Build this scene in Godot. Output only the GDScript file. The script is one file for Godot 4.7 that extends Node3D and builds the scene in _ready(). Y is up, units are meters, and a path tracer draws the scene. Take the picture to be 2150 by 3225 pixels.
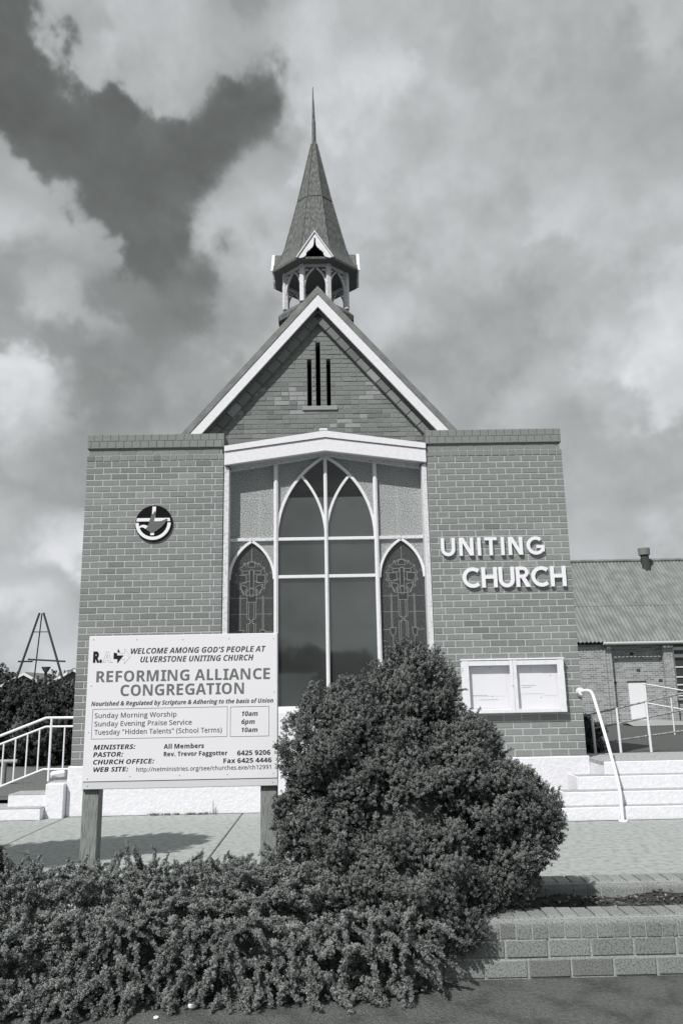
extends Node3D

# ------------------------------------------------------------------ helpers
var rng := RandomNumberGenerator.new()
var mats := {}
var boxes := {}
var taken := {}
const SUN_TRAVEL := Vector3(0.66, -1.38, -1.0)
const BRICK_LONG := 0.24
const COURSE := 0.091

func grey(v: float, tone := -1.0) -> Color:
	# film tint: greens in the middle greys, a trace of violet in the whites
	var t: float = clampf((v - 0.35) / 0.4, 0.0, 1.0) if tone < 0.0 else tone
	return Color(v * lerpf(0.925, 0.975, t), v * lerpf(1.0, 0.985, t), v * lerpf(0.975, 1.04, t)).linear_to_srgb()

func mat(called: String, v: float, rough := 0.85, metal := 0.0) -> StandardMaterial3D:
	if mats.has(called):
		return mats[called]
	var m := StandardMaterial3D.new()
	m.resource_name = called
	m.albedo_color = grey(v)
	m.roughness = rough
	m.metallic = metal
	mats[called] = m
	return m

func noise_tex(frequency: float, low: float, high: float, sd: int, size := 512, octaves := 4, kind := FastNoiseLite.TYPE_SIMPLEX_SMOOTH, as_normal := false, bump := 4.0, mids := []) -> NoiseTexture2D:
	var n := FastNoiseLite.new()
	n.noise_type = kind
	n.seed = sd
	n.frequency = frequency
	n.fractal_octaves = octaves
	var t := NoiseTexture2D.new()
	t.width = size
	t.height = size
	t.seamless = true
	t.noise = n
	if as_normal:
		t.as_normal_map = true
		t.bump_strength = bump
	else:
		var g := Gradient.new()
		g.offsets = PackedFloat32Array([0.0, 1.0])
		g.colors = PackedColorArray([Color(low, low, low), Color(high, high, high)])
		for q in mids:
			g.add_point(q[0], Color(q[1], q[1], q[1]))
		t.color_ramp = g
	return t

func tri(m: StandardMaterial3D, albedo: Texture2D, scale: float, normal: Texture2D = null, depth := 0.5) -> StandardMaterial3D:
	m.albedo_texture = albedo
	m.uv1_triplanar = true
	m.uv1_world_triplanar = true
	m.uv1_triplanar_sharpness = 8.0
	m.uv1_scale = Vector3.ONE * scale
	if normal:
		m.normal_enabled = true
		m.normal_texture = normal
		m.normal_scale = depth
	return m

func numbered(called: String) -> String:
	var n: int = taken.get(called, 0)
	taken[called] = n + 1
	return called if n == 0 else "%s_%03d" % [called, n]

func thing(called: String, label: String, category: String, at := Vector3.ZERO, group := "") -> Node3D:
	var o := Node3D.new()
	o.name = numbered(called)
	add_child(o)
	o.position = at
	o.set_meta("label", label)
	o.set_meta("category", category)
	if group != "":
		o.set_meta("group", group)
	return o

func tag(o: Node3D, label: String, category: String, group := "") -> Node3D:
	o.set_meta("label", label)
	o.set_meta("category", category)
	if group != "":
		o.set_meta("group", group)
	return o

func part(parent: Node, called: String, mesh: Mesh, m: Material, at := Vector3.ZERO, basis := Basis.IDENTITY) -> MeshInstance3D:
	var o := MeshInstance3D.new()
	o.name = numbered(called) if parent == self else called
	o.mesh = mesh
	o.material_override = m
	o.transform = Transform3D(basis, at)
	parent.add_child(o, true)
	return o

func struct(called: String, mesh: Mesh, m: Material, at := Vector3.ZERO) -> MeshInstance3D:
	var o := part(self, called, mesh, m, at)
	o.set_meta("kind", "structure")
	return o

func face(st: SurfaceTool, p: Array, outward: Vector3) -> void:
	# a fan of flat triangles facing outward (clockwise seen from outside)
	var n: Vector3 = (p[1] - p[0]).cross(p[2] - p[0])
	var q := p.duplicate()
	if n.dot(outward) > 0.0:
		q.reverse()
	n = outward if n.length() < 1e-12 else (n.normalized() if n.dot(outward) > 0.0 else -n.normalized())
	for i in range(1, q.size() - 1):
		for v in [q[0], q[i], q[i + 1]]:
			st.set_normal(n)
			st.add_vertex(v)

func begin() -> SurfaceTool:
	var st := SurfaceTool.new()
	st.begin(Mesh.PRIMITIVE_TRIANGLES)
	return st

func add_box(st: SurfaceTool, c: Vector3, size: Vector3, b := 0.0, turn := Basis.IDENTITY) -> void:
	var h := size / 2.0
	b = minf(b, minf(h.x, minf(h.y, h.z)) * 0.45)
	var v := func(s: Vector3, a: int) -> Vector3:
		var p := Vector3.ZERO
		for i in 3:
			p[i] = s[i] * (h[i] - (0.0 if i == a else b))
		return c + turn * p
	for a in 3:
		var u := (a + 1) % 3
		var w := (a + 2) % 3
		for s in [-1.0, 1.0]:
			var q := []
			for k in [[-1.0, -1.0], [1.0, -1.0], [1.0, 1.0], [-1.0, 1.0]]:
				var g := Vector3.ZERO
				g[a] = s
				g[u] = k[0]
				g[w] = k[1]
				q.append(v.call(g, a))
			var o := Vector3.ZERO
			o[a] = s
			face(st, q, turn * o)
			if b > 0.0:
				for s2 in [-1.0, 1.0]:   # the edge between axes a and u
					var g0 := Vector3.ZERO
					g0[a] = s
					g0[u] = s2
					var g1 := g0
					g0[w] = -1.0
					g1[w] = 1.0
					var e := Vector3.ZERO
					e[a] = s
					e[u] = s2
					face(st, [v.call(g0, a), v.call(g1, a), v.call(g1, u), v.call(g0, u)], turn * e)
	if b > 0.0:
		for x in [-1.0, 1.0]:
			for y in [-1.0, 1.0]:
				for z in [-1.0, 1.0]:
					var s := Vector3(x, y, z)
					face(st, [v.call(s, 0), v.call(s, 1), v.call(s, 2)], turn * s)

func box(size: Vector3, b := 0.0) -> ArrayMesh:
	var key := "%.4f %.4f %.4f %.4f" % [size.x, size.y, size.z, b]
	if not boxes.has(key):
		var st := begin()
		add_box(st, Vector3.ZERO, size, b)
		boxes[key] = st.commit()
	return boxes[key]

func span(a: Vector3, b: Vector3) -> Array:
	return [(b - a).abs(), (a + b) / 2.0]

func slab(parent: Node, called: String, a: Vector3, b: Vector3, m: Material, bev := 0.004) -> MeshInstance3D:
	return part(parent, called, box((b - a).abs(), bev), m, (a + b) / 2.0)

func add_prism(st: SurfaceTool, poly: PackedVector2Array, z0: float, z1: float, t := Transform3D.IDENTITY) -> void:
	var idx := Geometry2D.triangulate_polygon(poly)
	for i in range(0, idx.size(), 3):
		for z in [z0, z1]:
			var q := []
			for k in 3:
				q.append(t * Vector3(poly[idx[i + k]].x, poly[idx[i + k]].y, z))
			face(st, q, t.basis * Vector3(0, 0, 1.0 if z == maxf(z0, z1) else -1.0))
	var cw := Geometry2D.is_polygon_clockwise(poly)
	for i in poly.size():
		var a := poly[i]
		var b := poly[(i + 1) % poly.size()]
		var d := b - a
		var o := Vector3(d.y, -d.x, 0) * (-1.0 if cw else 1.0)
		face(st, [t * Vector3(a.x, a.y, z0), t * Vector3(b.x, b.y, z0), t * Vector3(b.x, b.y, z1), t * Vector3(a.x, a.y, z1)], t.basis * o)

func prism(poly, z0: float, z1: float) -> ArrayMesh:
	var st := begin()
	add_prism(st, PackedVector2Array(poly), z0, z1)
	return st.commit()

func add_tube(st: SurfaceTool, pts: Array, r, sides := 8) -> void:
	# r: one radius or one for each point
	var rings := []
	var up := Vector3(0.123, 0.98, 0.16)
	for i in pts.size():
		var d: Vector3 = (pts[mini(i + 1, pts.size() - 1)] - pts[maxi(i - 1, 0)]).normalized()
		var u := d.cross(up)
		if u.length() < 0.05:
			u = d.cross(Vector3(1, 0, 0))
		u = u.normalized()
		var w := d.cross(u)
		var rad: float = r[i] if r is Array else r
		var ring := []
		for k in sides:
			var a := TAU * k / sides
			ring.append([pts[i] + (u * cos(a) + w * sin(a)) * rad, u * cos(a) + w * sin(a)])
		rings.append(ring)
	for i in pts.size() - 1:
		for k in sides:
			var q := [rings[i][k], rings[i][(k + 1) % sides], rings[i + 1][(k + 1) % sides], rings[i + 1][k]]
			var n: Vector3 = (q[1][0] - q[0][0]).cross(q[3][0] - q[0][0])
			if n.dot(q[0][1] + q[1][1]) > 0.0:
				q.reverse()
			for j in [0, 1, 2, 0, 2, 3]:
				st.set_normal(q[j][1])
				st.add_vertex(q[j][0])
	for e in [0, pts.size() - 1]:
		var q := []
		for k in sides:
			q.append(rings[e][k][0])
		face(st, q, (pts[e] - pts[1 if e == 0 else e - 1]).normalized())

func tube(pts: Array, r, sides := 8) -> ArrayMesh:
	var st := begin()
	add_tube(st, pts, r, sides)
	return st.commit()

func ball(r: float) -> SphereMesh:
	var s := SphereMesh.new()
	s.radius = r
	s.height = r * 2
	s.radial_segments = 16
	s.rings = 8
	return s

func arc(cx: float, cy: float, r: float, a0: float, a1: float, n := 16) -> PackedVector2Array:
	var p := PackedVector2Array()
	for i in n + 1:
		var a := deg_to_rad(lerpf(a0, a1, float(i) / n))
		p.append(Vector2(cx + cos(a) * r, cy + sin(a) * r))
	return p

func stroke(path: PackedVector2Array, wide: float) -> Array:
	return Geometry2D.offset_polyline(path, wide / 2.0, Geometry2D.JOIN_MITER, Geometry2D.END_BUTT)

func quad2(x0: float, y0: float, x1: float, y1: float) -> PackedVector2Array:
	return PackedVector2Array([Vector2(x0, y0), Vector2(x1, y0), Vector2(x1, y1), Vector2(x0, y1)])

# ------------------------------------------------------------------ the camera, the sky, the sun
func make_sky() -> ImageTexture:
	# azimuth, elevation, brightness of clouds and of clear air between them
	var c := [-1.0,40.6,172, -3.2,38.8,150, -0.2,37.0,172, 3.6,36.2,174, 10.4,39.2,165, 10.0,35.2,166, 15.4,40.6,152, 19.6,38.0,152, 20.4,36.4,152, 23.6,33.0,158, 20.3,31.6,170, 22.8,26.0,168, 12.8,37.0,160, 2.0,33.0,166, 14.0,30.5,165, -0.5,30.5,162, 6.5,20.0,156, 14.5,23.5,150, -24.4,41.7,78, -24.6,38.4,72, -22.7,40.2,80, -23.2,36.8,78, -20.6,38.5,78, -21.0,36.0,80, -17.2,36.8,76, -18.6,34.0,80, -14.4,35.1,84, -11.5,37.2,86, -8.7,39.4,84, -5.9,40.3,92, -4.8,38.5,72, -7.3,38.3,86, -10.3,34.2,88, -8.0,36.4,92, -12.0,32.1,92, -15.2,31.8,84, -13.5,29.2,95, -9.5,29.8,105, -10.8,27.2,108, -14.0,26.3,114, -14.8,23.4,124, -13.2,21.1,130, -17.2,20.8,120, -16.2,19.1,128, -16.4,22.9,124, -20.9,42.4,150, -16.0,43.4,165, -12.5,43.6,160, -19.2,41.1,150, -15.1,41.2,158, -11.3,40.7,160, -8.1,43.3,145, -6.6,42.0,140, -6.7,45.0,120, -3.7,44.2,155, -1.5,43.3,175, -5.2,37.1,150, -6.6,35.2,160, -7.9,33.5,168, -9.3,32.1,170, -5.1,33.1,165, -6.5,30.0,155, -7.1,27.4,138, -9.7,21.9,140, -24.8,34.0,135, -23.5,33.2,150, -20.7,32.7,140, -21.5,30.7,165, -23.9,31.1,160, -20.1,29.3,130, -18.3,29.3,135, -23.3,27.4,130, -21.4,26.3,168, -17.4,24.9,150, -19.6,26.3,165, -22.2,24.3,135, -20.4,23.9,125, -16.6,27.2,115, -22.8,21.6,205, -21.8,19.8,200, -20.1,19.6,165, -22.8,17.3,180, -20.2,17.3,140, -19.0,20.6,125, -21.8,15.1,150, -19.2,15.3,140, -21.3,13.1,142, -19.0,12.4,140, -19.5,10.9,200, -21.2,10.9,150, -22.3,11.3,170, -18.6,10.0,210, -20.5,9.1,165, -21.9,8.7,170, -19.9,7.9,160, -21.7,6.7,205, -20.1,6.5,200, -18.4,6.8,150, -19.2,5.0,170, -20.8,4.4,180, -21.8,3.6,175, -19.1,3.0,190, 4.1,44.2,160, 9.7,44.3,160, 4.7,42.0,185, 2.1,39.7,180, 7.4,38.2,165, 5.4,34.4,165, 8.7,31.1,165, 13.1,42.0,138, 16.7,42.5,155, 21.7,42.0,150, 26.6,41.6,160, 23.0,39.7,130, 27.0,36.8,135, 26.6,34.4,140, 24.1,35.8,140, 16.2,38.5,152, 19.1,34.2,160, 14.0,33.6,158, 17.8,31.7,178, 12.0,29.7,160, 16.8,28.5,158, 21.7,29.4,165, 25.8,30.8,165, 25.1,25.5,190, 21.4,27.0,155, 4.5,29.7,155, 4.1,26.8,175, 8.5,27.1,158, 10.1,25.8,148, 14.4,26.6,148, 6.6,23.7,145, 9.9,22.3,146, 18.1,24.7,160, 20.9,22.8,180, 23.8,22.3,195, 16.2,21.9,165, 13.8,19.2,165, 11.0,20.3,145, 20.6,19.3,165, 24.6,19.3,190, 18.9,17.2,156, 21.6,15.4,155, 24.1,14.8,156, 18.1,15.2,158, 21.4,13.3,156, 23.7,10.8,175, 19.8,11.1,165, 18.2,9.1,175, 22.4,9.1,165]
	var far := FastNoiseLite.new()
	far.seed = 11
	far.frequency = 1.5
	far.fractal_octaves = 5
	var cw := 720
	var coarse := Image.create(cw, 180, false, Image.FORMAT_RF)   # two pixels for each degree of the upper half
	for j in 180:
		var el := 89.75 - j * 0.5
		for i in cw:
			var az := i * 0.5 - 179.75
			var d := Vector3(sin(deg_to_rad(az)) * cos(deg_to_rad(el)), sin(deg_to_rad(el)), -cos(deg_to_rad(az)) * cos(deg_to_rad(el)))
			var b: float = 150.0 + 60.0 * far.get_noise_3dv(d * 1.2)
			if absf(az) < 40.0 and el < 58.0:
				var sw := 0.01
				var sb: float = 155.0 * sw
				for k in range(0, c.size(), 3):
					var dx: float = (az - c[k]) * 0.85
					var dy: float = el - c[k + 1]
					var w := exp(-(dx * dx + dy * dy) / 1.7)
					sw += w
					sb += w * c[k + 2]
				b = sb / sw
			coarse.set_pixel(i, j, Color(b / 255.0, 0, 0))
	coarse.resize(1440, 360, Image.INTERPOLATE_CUBIC)
	var n := FastNoiseLite.new()
	n.seed = 5
	n.frequency = 5.0
	n.fractal_octaves = 5
	n.fractal_gain = 0.55
	var W := 3072
	var H := 1536
	var fine := FastNoiseLite.new()
	fine.seed = 6
	fine.frequency = 16.0
	fine.fractal_octaves = 6
	fine.fractal_gain = 0.58
	var im := Image.create(W, H, false, Image.FORMAT_RGBF)
	im.fill(Color(0.12, 0.13, 0.125))
	for j in H / 2:
		var th := PI * (j + 0.5) / H
		var sy := cos(th)
		var sr := sin(th)
		for i in W:
			var az := TAU * (i + 0.5) / W
			var d := Vector3(sin(az) * sr, sy, -cos(az) * sr)
			var a := n.get_noise_3dv(d)
			var b := n.get_noise_3d(d.x + 7.0, d.y * 1.6, d.z)
			var e := fine.get_noise_3dv(d)
			var u := int((i + 0.5) / W * 1440.0 + 720.0 + a * 5.0 + e * 8.0)
			var v := int((j + 0.5) / 768.0 * 360.0 + b * 5.0 - e * 6.0)
			var g: float = coarse.get_pixel(posmod(u, 1440), clampi(v, 0, 359)).r
			var crisp := 0.65 * smoothstep(24.0, 32.0, 90.0 - rad_to_deg(th))
			g = lerpf(g, 0.345 + 0.285 * smoothstep(0.36, 0.55, g) + maxf(0.0, g - 0.6), crisp)
			g = clampf(g + (g - 0.55) * 0.12 + 0.05 * n.get_noise_3d(d.x * 1.7, d.y * 2.2 + 3.0, d.z * 1.7), 0.2, 0.86)
			g = pow(clampf(0.14 + 0.885 * g + 0.085 * e * g, 0.0, 0.88), 2.2)
			im.set_pixel(i, j, Color(g * lerpf(0.925, 0.97, g * 1.6), g, g * lerpf(0.965, 1.03, g * 1.6)))
	return ImageTexture.create_from_image(im)

func make_view() -> void:
	var cam := Camera3D.new()
	cam.name = "camera"
	add_child(cam)
	cam.position = Vector3(0.058, 1.496, 11.052)
	var yaw := Basis(Vector3.UP, deg_to_rad(-0.83))
	var pitch := Basis(Vector3.RIGHT, deg_to_rad(12.86))
	var roll := Basis(Vector3.BACK, deg_to_rad(-1.12))
	cam.basis = yaw * pitch * roll
	cam.fov = 65.47
	cam.keep_aspect = Camera3D.KEEP_HEIGHT
	cam.near = 0.05
	cam.far = 3000.0
	cam.current = true
	var env := Environment.new()
	env.background_mode = Environment.BG_SKY
	var sky := Sky.new()
	var pano := PanoramaSkyMaterial.new()
	pano.panorama = make_sky()
	pano.energy_multiplier = 1.0
	sky.sky_material = pano
	env.sky = sky
	env.tonemap_mode = Environment.TONE_MAPPER_LINEAR
	env.tonemap_exposure = 1.0
	env.sdfgi_enabled = true
	env.ssao_enabled = true
	env.ssil_enabled = true
	var we := WorldEnvironment.new()
	we.name = "environment"
	we.environment = env
	add_child(we)
	var sun := DirectionalLight3D.new()
	sun.name = "sun"
	add_child(sun)
	sun.look_at_from_position(Vector3.ZERO, SUN_TRAVEL, Vector3.UP)
	sun.light_energy = 1.45
	sun.light_color = Color(1.0, 0.985, 0.97)
	sun.light_angular_distance = 0.5
	sun.shadow_enabled = true

# ------------------------------------------------------------------ materials
var brick_mats := []
var old_brick_mats := []

func make_materials() -> void:
	var speck := noise_tex(0.05, 0.5, 1.0, 3, 512, 6, FastNoiseLite.TYPE_SIMPLEX_SMOOTH, false, 1.0, [[0.5, 0.88]])
	var grain_n := noise_tex(0.12, 0, 1, 8, 512, 3, FastNoiseLite.TYPE_SIMPLEX_SMOOTH, true, 6.0)
	var i := 0
	for v in [0.225, 0.245, 0.257, 0.268, 0.278, 0.29, 0.315, 0.205]:
		var m := mat("brick_%d" % i, v * 1.27, 0.9)
		tri(m, speck, 2.3 + 0.13 * i, grain_n, 0.5)
		brick_mats.append(m)
		i += 1
	i = 0
	for v in [0.20, 0.22, 0.235, 0.25, 0.27, 0.36, 0.17]:
		var m := mat("old_brick_%d" % i, v * 1.32, 0.92)
		tri(m, speck, 2.1 + 0.13 * i, grain_n, 0.7)
		old_brick_mats.append(m)
		i += 1
	tri(mat("mortar", 0.58, 0.95), noise_tex(0.06, 0.82, 1.0, 4), 3.0)
	tri(mat("wall_mortar", 0.55, 0.95), noise_tex(0.05, 0.6, 1.0, 35), 3.0)
	tri(mat("coping_mortar", 0.22, 0.95), noise_tex(0.06, 0.7, 1.0, 15), 3.0)
	tri(mat("old_mortar", 0.30, 0.95), noise_tex(0.06, 0.7, 1.0, 14), 3.0)
	tri(mat("white_paint", 0.80, 0.6), noise_tex(0.03, 0.94, 1.0, 6, 512, 6), 0.8)
	tri(mat("old_white_paint", 0.76, 0.7), noise_tex(0.03, 0.7, 1.0, 21, 512, 5, FastNoiseLite.TYPE_SIMPLEX_SMOOTH, false, 1.0, [[0.4, 0.93]]), 1.1)
	tri(mat("white_wash", 0.80, 0.85), noise_tex(0.03, 0.94, 1.0, 7, 512, 6), 0.7, noise_tex(0.05, 0, 1, 9, 512, 4, FastNoiseLite.TYPE_SIMPLEX_SMOOTH, true, 3.0), 0.4)
	tri(mat("concrete", 0.385, 0.92), noise_tex(0.016, 0.76, 1.0, 16, 1024, 9, FastNoiseLite.TYPE_SIMPLEX_SMOOTH, false, 1.0, [[0.42, 0.92], [0.6, 0.95]]), 0.6, noise_tex(0.25, 0, 1, 17, 512, 3, FastNoiseLite.TYPE_SIMPLEX_SMOOTH, true, 4.0), 0.12)
	tri(mat("tread", 0.47, 0.92), noise_tex(0.03, 0.75, 1.0, 18, 512, 5), 0.8)
	tri(mat("asphalt", 0.105, 0.93), noise_tex(0.12, 0.62, 1.0, 19, 1024, 5), 0.8, noise_tex(0.3, 0, 1, 20, 512, 2, FastNoiseLite.TYPE_SIMPLEX_SMOOTH, true, 6.0), 0.8)
	tri(mat("yard_asphalt", 0.12, 0.95), noise_tex(0.08, 0.65, 1.0, 22, 512, 5), 0.5)
	tri(mat("side_gravel", 0.24, 0.95), noise_tex(0.06, 0.5, 1.0, 34, 512, 5), 0.6)
	tri(mat("mulch", 0.075, 1.0), noise_tex(0.1, 0.35, 1.0, 23, 512, 4), 2.0)
	tri(mat("dirt", 0.16, 1.0), noise_tex(0.02, 0.6, 1.0, 24, 512, 5), 0.2)
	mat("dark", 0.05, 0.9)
	mat("pole_timber", 0.05, 0.9)
	mat("soffit", 0.45, 0.8)
	mat("gutter", 0.17, 0.7)
	mat("eave_lining", 0.14, 0.9)
	tri(mat("slate", 0.19, 0.75), noise_tex(0.02, 0.45, 1.0, 25, 512, 5, FastNoiseLite.TYPE_SIMPLEX_SMOOTH, false, 1.0, [[0.45, 0.72], [0.62, 0.86]]), 1.3)
	mats["slate"].uv1_scale = Vector3(2.4, 0.7, 2.4)
	tri(mat("roof_iron", 0.24, 0.6), noise_tex(0.02, 0.75, 1.0, 26, 512, 5), 0.4)
	tri(mat("hall_iron", 0.26, 0.75), noise_tex(0.02, 0.7, 1.0, 27, 512, 5), 0.15)
	var w := mat("timber", 0.36, 0.85)
	tri(w, noise_tex(0.035, 0.5, 1.0, 28, 512, 4, FastNoiseLite.TYPE_SIMPLEX_SMOOTH, false, 1.0, [[0.5, 0.85]]), 1.0)
	w.uv1_scale = Vector3(9.0, 0.55, 9.0)
	mat("sign_white", 0.80, 0.45)
	mat("sign_backing", 0.66, 0.6)
	mat("print_black", 0.025, 0.6)
	mat("print_grey", 0.15, 0.6)
	mat("print_dark", 0.05, 0.6)
	mat("emblem_black", 0.012, 0.6)
	mat("emblem_white", 0.82, 0.4)
	mat("emblem_grey", 0.11, 0.6)
	mat("came", 0.32, 0.5)
	mat("steel_paint", 0.80, 0.4)
	mat("dull_steel", 0.30, 0.6)
	tri(mat("shade_grey_rail", 0.55, 0.6), noise_tex(0.03, 0.4, 1.0, 33, 512, 4), 1.0)  # patchy grey puts the church shadow into the colour of white rails
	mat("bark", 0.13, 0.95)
	mat("twig", 0.30, 0.9)
	mat("stone_white", 0.82, 0.8)
	var fg := mat("frosted_glass", 0.74, 0.3)
	fg.albedo_color = grey(0.84, 0.25)
	tri(fg, noise_tex(0.06, 0.42, 1.0, 29, 512, 3, FastNoiseLite.TYPE_SIMPLEX_SMOOTH, false, 1.0, [[0.5, 0.8]]), 1.5, noise_tex(0.09, 0, 1, 30, 512, 3, FastNoiseLite.TYPE_SIMPLEX_SMOOTH, true, 14.0), 1.2)
	var lg := mat("leaded_glass", 0.105, 0.25)
	tri(lg, noise_tex(0.03, 0.6, 1.0, 31, 512, 3), 2.0)
	mat("dark_glass", 0.045, 0.2)
	var sheen := mat("sheen_tint_glass", 0.21, 0.05, 0.8)  # grey mirror tone put in for the pale sky reflection on clear glass
	tri(sheen, noise_tex(0.006, 0.9, 1.0, 36, 256, 3), 0.6, noise_tex(0.006, 0, 1, 37, 256, 2, FastNoiseLite.TYPE_SIMPLEX_SMOOTH, true, 1.5), 0.25)
	var clear := mat("clear_glass", 0.02, 0.03)
	clear.transparency = BaseMaterial3D.TRANSPARENCY_ALPHA
	clear.albedo_color.a = 0.25
	var case_glass := mat("case_glass", 0.6, 0.04)
	case_glass.transparency = BaseMaterial3D.TRANSPARENCY_ALPHA
	case_glass.albedo_color.a = 0.01
	case_glass.metallic_specular = 0.3
	mat("paper", 0.78, 0.8)
	mat("room", 0.25, 0.9)
	for q in ["emblem_black", "print_black"]:
		mat(q, 0.014, 1.0).metallic_specular = 0.1
	for leaf in [["conifer_leaf", 0.16], ["juniper_leaf", 0.25], ["hedge_leaf", 0.065], ["tree_leaf", 0.07]]:
		var m := mat(leaf[0], leaf[1], 0.6)
		m.vertex_color_use_as_albedo = true
		m.cull_mode = BaseMaterial3D.CULL_DISABLED
		m.metallic_specular = 0.15
		m.backlight_enabled = true
		m.backlight = grey(leaf[1] * 0.15)

# ------------------------------------------------------------------ brickwork
func brick_row(x0: float, x1: float, first: float, holes := []) -> Array:
	# [left, right] of every brick of a row; first is the length of the first one; holes are [from, to]
	var cuts := []
	var x := x0
	var step := first
	while x < x1 - 0.012:
		var e := minf(x + step, x1)
		if x1 - e < 0.045:
			e = x1
		var pieces := [[x, e]]
		for h in holes:
			var keep := []
			for p in pieces:
				if h[1] <= p[0] or h[0] >= p[1]:
					keep.append(p)
				else:
					if h[0] - p[0] > 0.02: keep.append([p[0], h[0]])
					if p[1] - h[1] > 0.02: keep.append([h[1], p[1]])
			pieces = keep
		cuts.append_array(pieces)
		x = e
		step = BRICK_LONG
	return cuts

func lay(bricks: Array, wall: Node, palette: Array, most := 300) -> void:
	# bricks: [centre, size, rank, material]; the most that show largest are parts, the rest one part
	bricks.sort_custom(func(a, b): return a[2] < b[2])
	var rest := begin()
	var left := 0
	for i in bricks.size():
		var b: Array = bricks[i]
		if i < most:
			part(wall, "brick", box(b[1], 0.004), palette[b[3]], b[0])
		else:
			add_box(rest, b[0], b[1], 0.004)
			left += 1
	if left:
		var o := part(wall, "brickwork", rest.commit(), palette[3])
		o.set_meta("kind", "stuff")

var patches: FastNoiseLite

func weathered(x: float, y: float, n: int) -> int:
	# tones drift in patches, with odd bricks among them
	if patches == null:
		patches = FastNoiseLite.new()
		patches.seed = 51
		patches.frequency = 0.9
		patches.fractal_octaves = 3
	if rng.randf() < 0.08:
		return pick(n)
	return clampi(roundi(3.0 + patches.get_noise_2d(x, y * 1.3) * 5.0 + rng.randfn(0.0, 0.9)), 0, n - 2)

func pick(n: int) -> int:
	# mostly the middle tones, now and then a light or dark one
	var r := rng.randf()
	if r < 0.05: return n - 1
	if r < 0.10: return n - 2
	if r < 0.18: return 0
	return 1 + rng.randi() % (n - 3)

func wing(church: Node3D, side: float) -> void:
	var xi := side * 1.46
	var xo := side * 3.43
	var x0 := minf(xi, xo)
	var x1 := maxf(xi, xo)
	# the mortar body that the bricks sit in
	var st := begin()
	add_box(st, Vector3((x0 + x1) / 2, 2.728, -1.505), Vector3(x1 - x0 - 0.012, 4.186, 3.0), 0.0)
	add_box(st, Vector3((x0 + x1) / 2, 4.866, -1.505), Vector3(x1 - x0 - 0.012, 0.09, 3.0), 0.0)
	add_box(st, Vector3((x0 + x1) / 2, 4.962, -1.53), Vector3(x1 - x0 - 0.08, 0.104, 3.0), 0.0)
	var wall := part(church, "brick_wall", st.commit(), mats["mortar"])
	wall.set_meta("label", "left brick wing wall" if side < 0 else "right brick wing wall")
	part(church, "coping_core", box(Vector3(x1 - x0 - 0.002, 0.206, 3.0), 0.0), mats["coping_mortar"], Vector3((x0 + x1) / 2, 5.117, -1.499))
	var bricks := []
	for k in 46:
		var y := 0.635 + COURSE * (k + 0.5)
		# bond starts at the window side: half + three quarter, or three quarter
		var row := brick_row(0.0, 1.97, 0.12 if k % 2 == 0 else 0.17)
		if k % 2 == 0:
			row = [[0.0, 0.12]] + brick_row(0.12, 1.97, 0.165)
		for p in row:
			var a: float = xi + side * p[0]
			var b: float = xi + side * p[1]
			var cx := (a + b) / 2
			var rank := absf(y - 1.5)
			# behind the sign board or the shrub
			if side < 0 and cx > -3.12 and y < 2.35: rank += 100.0
			if side > 0 and y < 1.1 - (cx - 1.6) * 0.5: rank += 100.0
			bricks.append([Vector3(cx, y, -0.05 + rng.randf_range(-0.0015, 0.0015)), Vector3(absf(b - a) - 0.0125, COURSE - 0.0135, 0.1), rank, ([0, 1, 0, 7, 2][rng.randi() % 5] if k > 42 and rng.randf() < (0.75 if side < 0 and cx < -2.7 else 0.35) else weathered(cx, y, brick_mats.size()))])
	# the parapet: a row of headers, a set-back row, two rows of projecting headers
	for rowdef in [[4.866, 0.0, 0.118, 0.084, 0.004, 0.0], [4.958, 0.03, 0.24, 0.086, -0.022, -0.02], [5.066, 0.06, 0.118, 0.102, 0.006, 0.002], [5.171, 0.02, 0.118, 0.102, 0.004, 0.002]]:
		var x: float = x0 - rowdef[5]
		var stop: float = x1 + rowdef[5]
		var step: float = rowdef[2]
		var first := true
		while x < stop - 0.02:
			var e := minf(x + (step - rowdef[1] if first else step), stop)
			first = false
			bricks.append([Vector3((x + e) / 2, rowdef[0], -0.05 + rowdef[4] + rng.randf_range(-0.001, 0.001)), Vector3(e - x - 0.009, rowdef[3] - 0.004, 0.1), 50.0 + absf(rowdef[0] - 1.5), pick(brick_mats.size())])
			x = e
	lay(bricks, wall, brick_mats)

# ------------------------------------------------------------------ the church
const GX := -0.085      # the axis of the gable
func rake(y: float, apex: float) -> float:
	return (apex - y) / 1.163

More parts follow.
